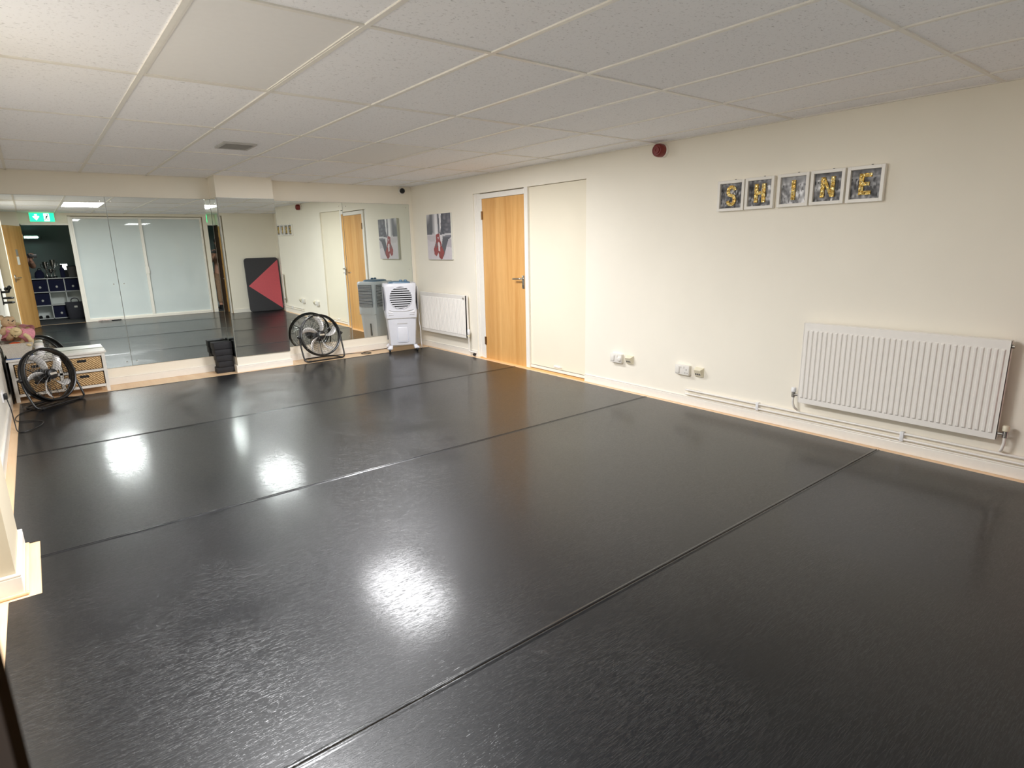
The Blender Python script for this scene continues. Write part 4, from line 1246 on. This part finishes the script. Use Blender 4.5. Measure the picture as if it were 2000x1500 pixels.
nodes = [(P(-.36, -.50, .95), (.15, .105)), (P(-.36, -.50, 1.15), (.13, .095)), (P(-.36, -.49, 1.36), (.15, .095)), (P(-.36, -.49, 1.46), (.055, .055)), (P(-.36, -.47, 1.56), .05),
         (P(-.20, -.48, 1.40), .058), (Q(.045, -.52, 1.19), .044), (Q(.022, -.15, 1.335), .030), (Q(.018, -.095, 1.378), .026),
         (P(-.53, -.49, 1.40), .058), (P(-.60, -.46, 1.14), .044), (P(-.57, -.36, .92), .032), (P(-.56, -.32, .83), .028),
         (P(-.27, -.50, .86), .085), (P(-.26, -.48, .48), .062), (P(-.26, -.50, .09), .042), (P(-.25, -.40, .045), .036),
         (P(-.45, -.50, .86), .085), (P(-.46, -.48, .48), .062), (P(-.46, -.50, .09), .042), (P(-.47, -.40, .045), .036)]
edges = [(0, 1), (1, 2), (2, 3), (3, 4), (2, 5), (5, 6), (6, 7), (7, 8), (2, 9), (9, 10), (10, 11), (11, 12), (0, 13), (13, 14), (14, 15), (15, 16), (0, 17), (17, 18), (18, 19), (19, 20)]
body = skin_mesh('body', nodes, edges, M['skin'], pp)
hd = MB()
bm = bmesh.new(); bmesh.ops.create_uvsphere(bm, u_segments=28, v_segments=20, radius=1)
for v in bm.verts:
    c = v.co.copy()
    x, y, z = c.x*.075, c.y*.095, c.z*.118
    if c.z < 0: x *= 1-.28*(-c.z); 
    if c.y > .6: y += .018*math.exp(-((c.z+.12)/.16)**2-(c.x/.14)**2)
    if c.y > .5: y -= .008*sum(math.exp(-((c.z-.1)/.12)**2-((c.x-s*.4)/.16)**2) for s in (-1, 1))
    v.co = Vector((x-.36+ox, y-.455+oy, z+1.64))
MB().bm(bm, None, True).build('head', M['skin'], pp)
for s in (-1, 1):
    MB().ball(P(-.36+s*.03, -.372, 1.652), (.012, .009, .009), 12).build('eye', M['paper'], pp)
    MB().ball(P(-.36+s*.03, -.364, 1.652), (.005, .004, .005), 10).build('pupil', M['dark'], pp)
    MB().ball(P(-.36+s*.077, -.46, 1.635), (.01, .02, .032), 12).build('ear', M['skin'], pp)
MB().ball(P(-.36, -.373, 1.575), (.024, .008, .007), 12).build('mouth', M['mauve'], pp)
hb = MB(); hb.ball(P(-.36, -.475, 1.665), (.088, .098, .105), 22); hb.ball(P(-.36, -.53, 1.52), (.075, .05, .14), 18)
hb.build('hair', M['hair'], pp)
skin_mesh('tan_top', [(P(-.36, -.50, .96), (.165, .12)), (P(-.36, -.50, 1.15), (.145, .11)), (P(-.36, -.49, 1.37), (.165, .108)), (P(-.36, -.49, 1.45), (.075, .07)), (P(-.20, -.48, 1.40), .07), (Q(.045, -.52, 1.19), .056), (Q(.024, -.19, 1.315), .042), (P(-.53, -.49, 1.40), .07), (P(-.60, -.46, 1.14), .056), (P(-.575, -.38, .97), .044)],
          [(0, 1), (1, 2), (2, 3), (2, 4), (4, 5), (5, 6), (2, 7), (7, 8), (8, 9)], M['mauve'], pp)
skin_mesh('trousers', [(P(-.36, -.50, .99), (.165, .12)), (P(-.27, -.50, .84), .10), (P(-.26, -.48, .48), .076), (P(-.26, -.50, .13), .062), (P(-.45, -.50, .84), .10), (P(-.46, -.48, .48), .076), (P(-.46, -.50, .13), .062)],
          [(0, 1), (1, 2), (2, 3), (0, 4), (4, 5), (5, 6)], M['trouser'], pp)
for s in (-.25, -.47):
    MB().loft([(0, s+ox, -.43+oy, .05, .125), (.05, s+ox, -.43+oy, .048, .12), (.085, s+ox, -.47+oy, .04, .07), (.1, s+ox, -.485+oy, .036, .05)], 20, 2.6).build('shoe', M['rubber'], pp)
# raised hand round the phone: palm behind it, fingers and thumb on its edges
def hand(root, fingers, thumb, nm, F):
    nodes = [(F(*root[0]), .026), (F(*root[1]), (.030, .018)), (F(*root[2]), (.034, .015))]
    edges = [(0, 1), (1, 2)]
    for ch in fingers + [thumb]:
        prev = 2 if ch is not thumb else 1
        for q in ch:
            nodes.append((F(*q), .0085)); edges.append((prev, len(nodes)-1)); prev = len(nodes)-1
    return skin_mesh(nm, nodes, edges, M['skin'], pp, 1)
hand([(.016, -.11, 1.365), (.024, -.075, 1.385), (.030, -.055, 1.40)],
     [[(.014, -.043, 1.425), (.010, -.030, 1.455), (.014, -.012, 1.468)], [(.032, -.042, 1.43), (.032, -.030, 1.462), (.034, -.010, 1.472)], [(.050, -.042, 1.427), (.053, -.030, 1.458), (.054, -.010, 1.470)], [(.066, -.044, 1.418), (.072, -.030, 1.445), (.076, -.012, 1.462)]],
     [(.045, -.06, 1.382), (.062, -.035, 1.377), (.070, -.014, 1.376)], 'right_hand', Q)
hand([(-.565, -.33, .86), (-.56, -.31, .82), (-.56, -.30, .79)],
     [[(-.585, -.29, .76), (-.59, -.275, .73), (-.588, -.27, .705)], [(-.57, -.285, .755), (-.572, -.27, .72), (-.57, -.265, .69)], [(-.555, -.285, .757), (-.553, -.27, .722), (-.552, -.265, .695)], [(-.54, -.29, .765), (-.535, -.275, .735), (-.532, -.27, .715)]],
     [(-.535, -.305, .80), (-.52, -.285, .775), (-.518, -.27, .755)], 'left_hand', P)
t = thing('phone', 'black phone held up sideways in the raised hand in the doorway', 'phone', (0, -.012, CAM_Z))
MB().rbox((-.02, -.018, -.055), (.132, -.010, .020), .003, 2).build('phone_body', M['black'], t)
MB().rbox((-.012, -.0105, -.022), (.03, -.0085, .014), .003, 2).build('camera_bump', M['black'], t)
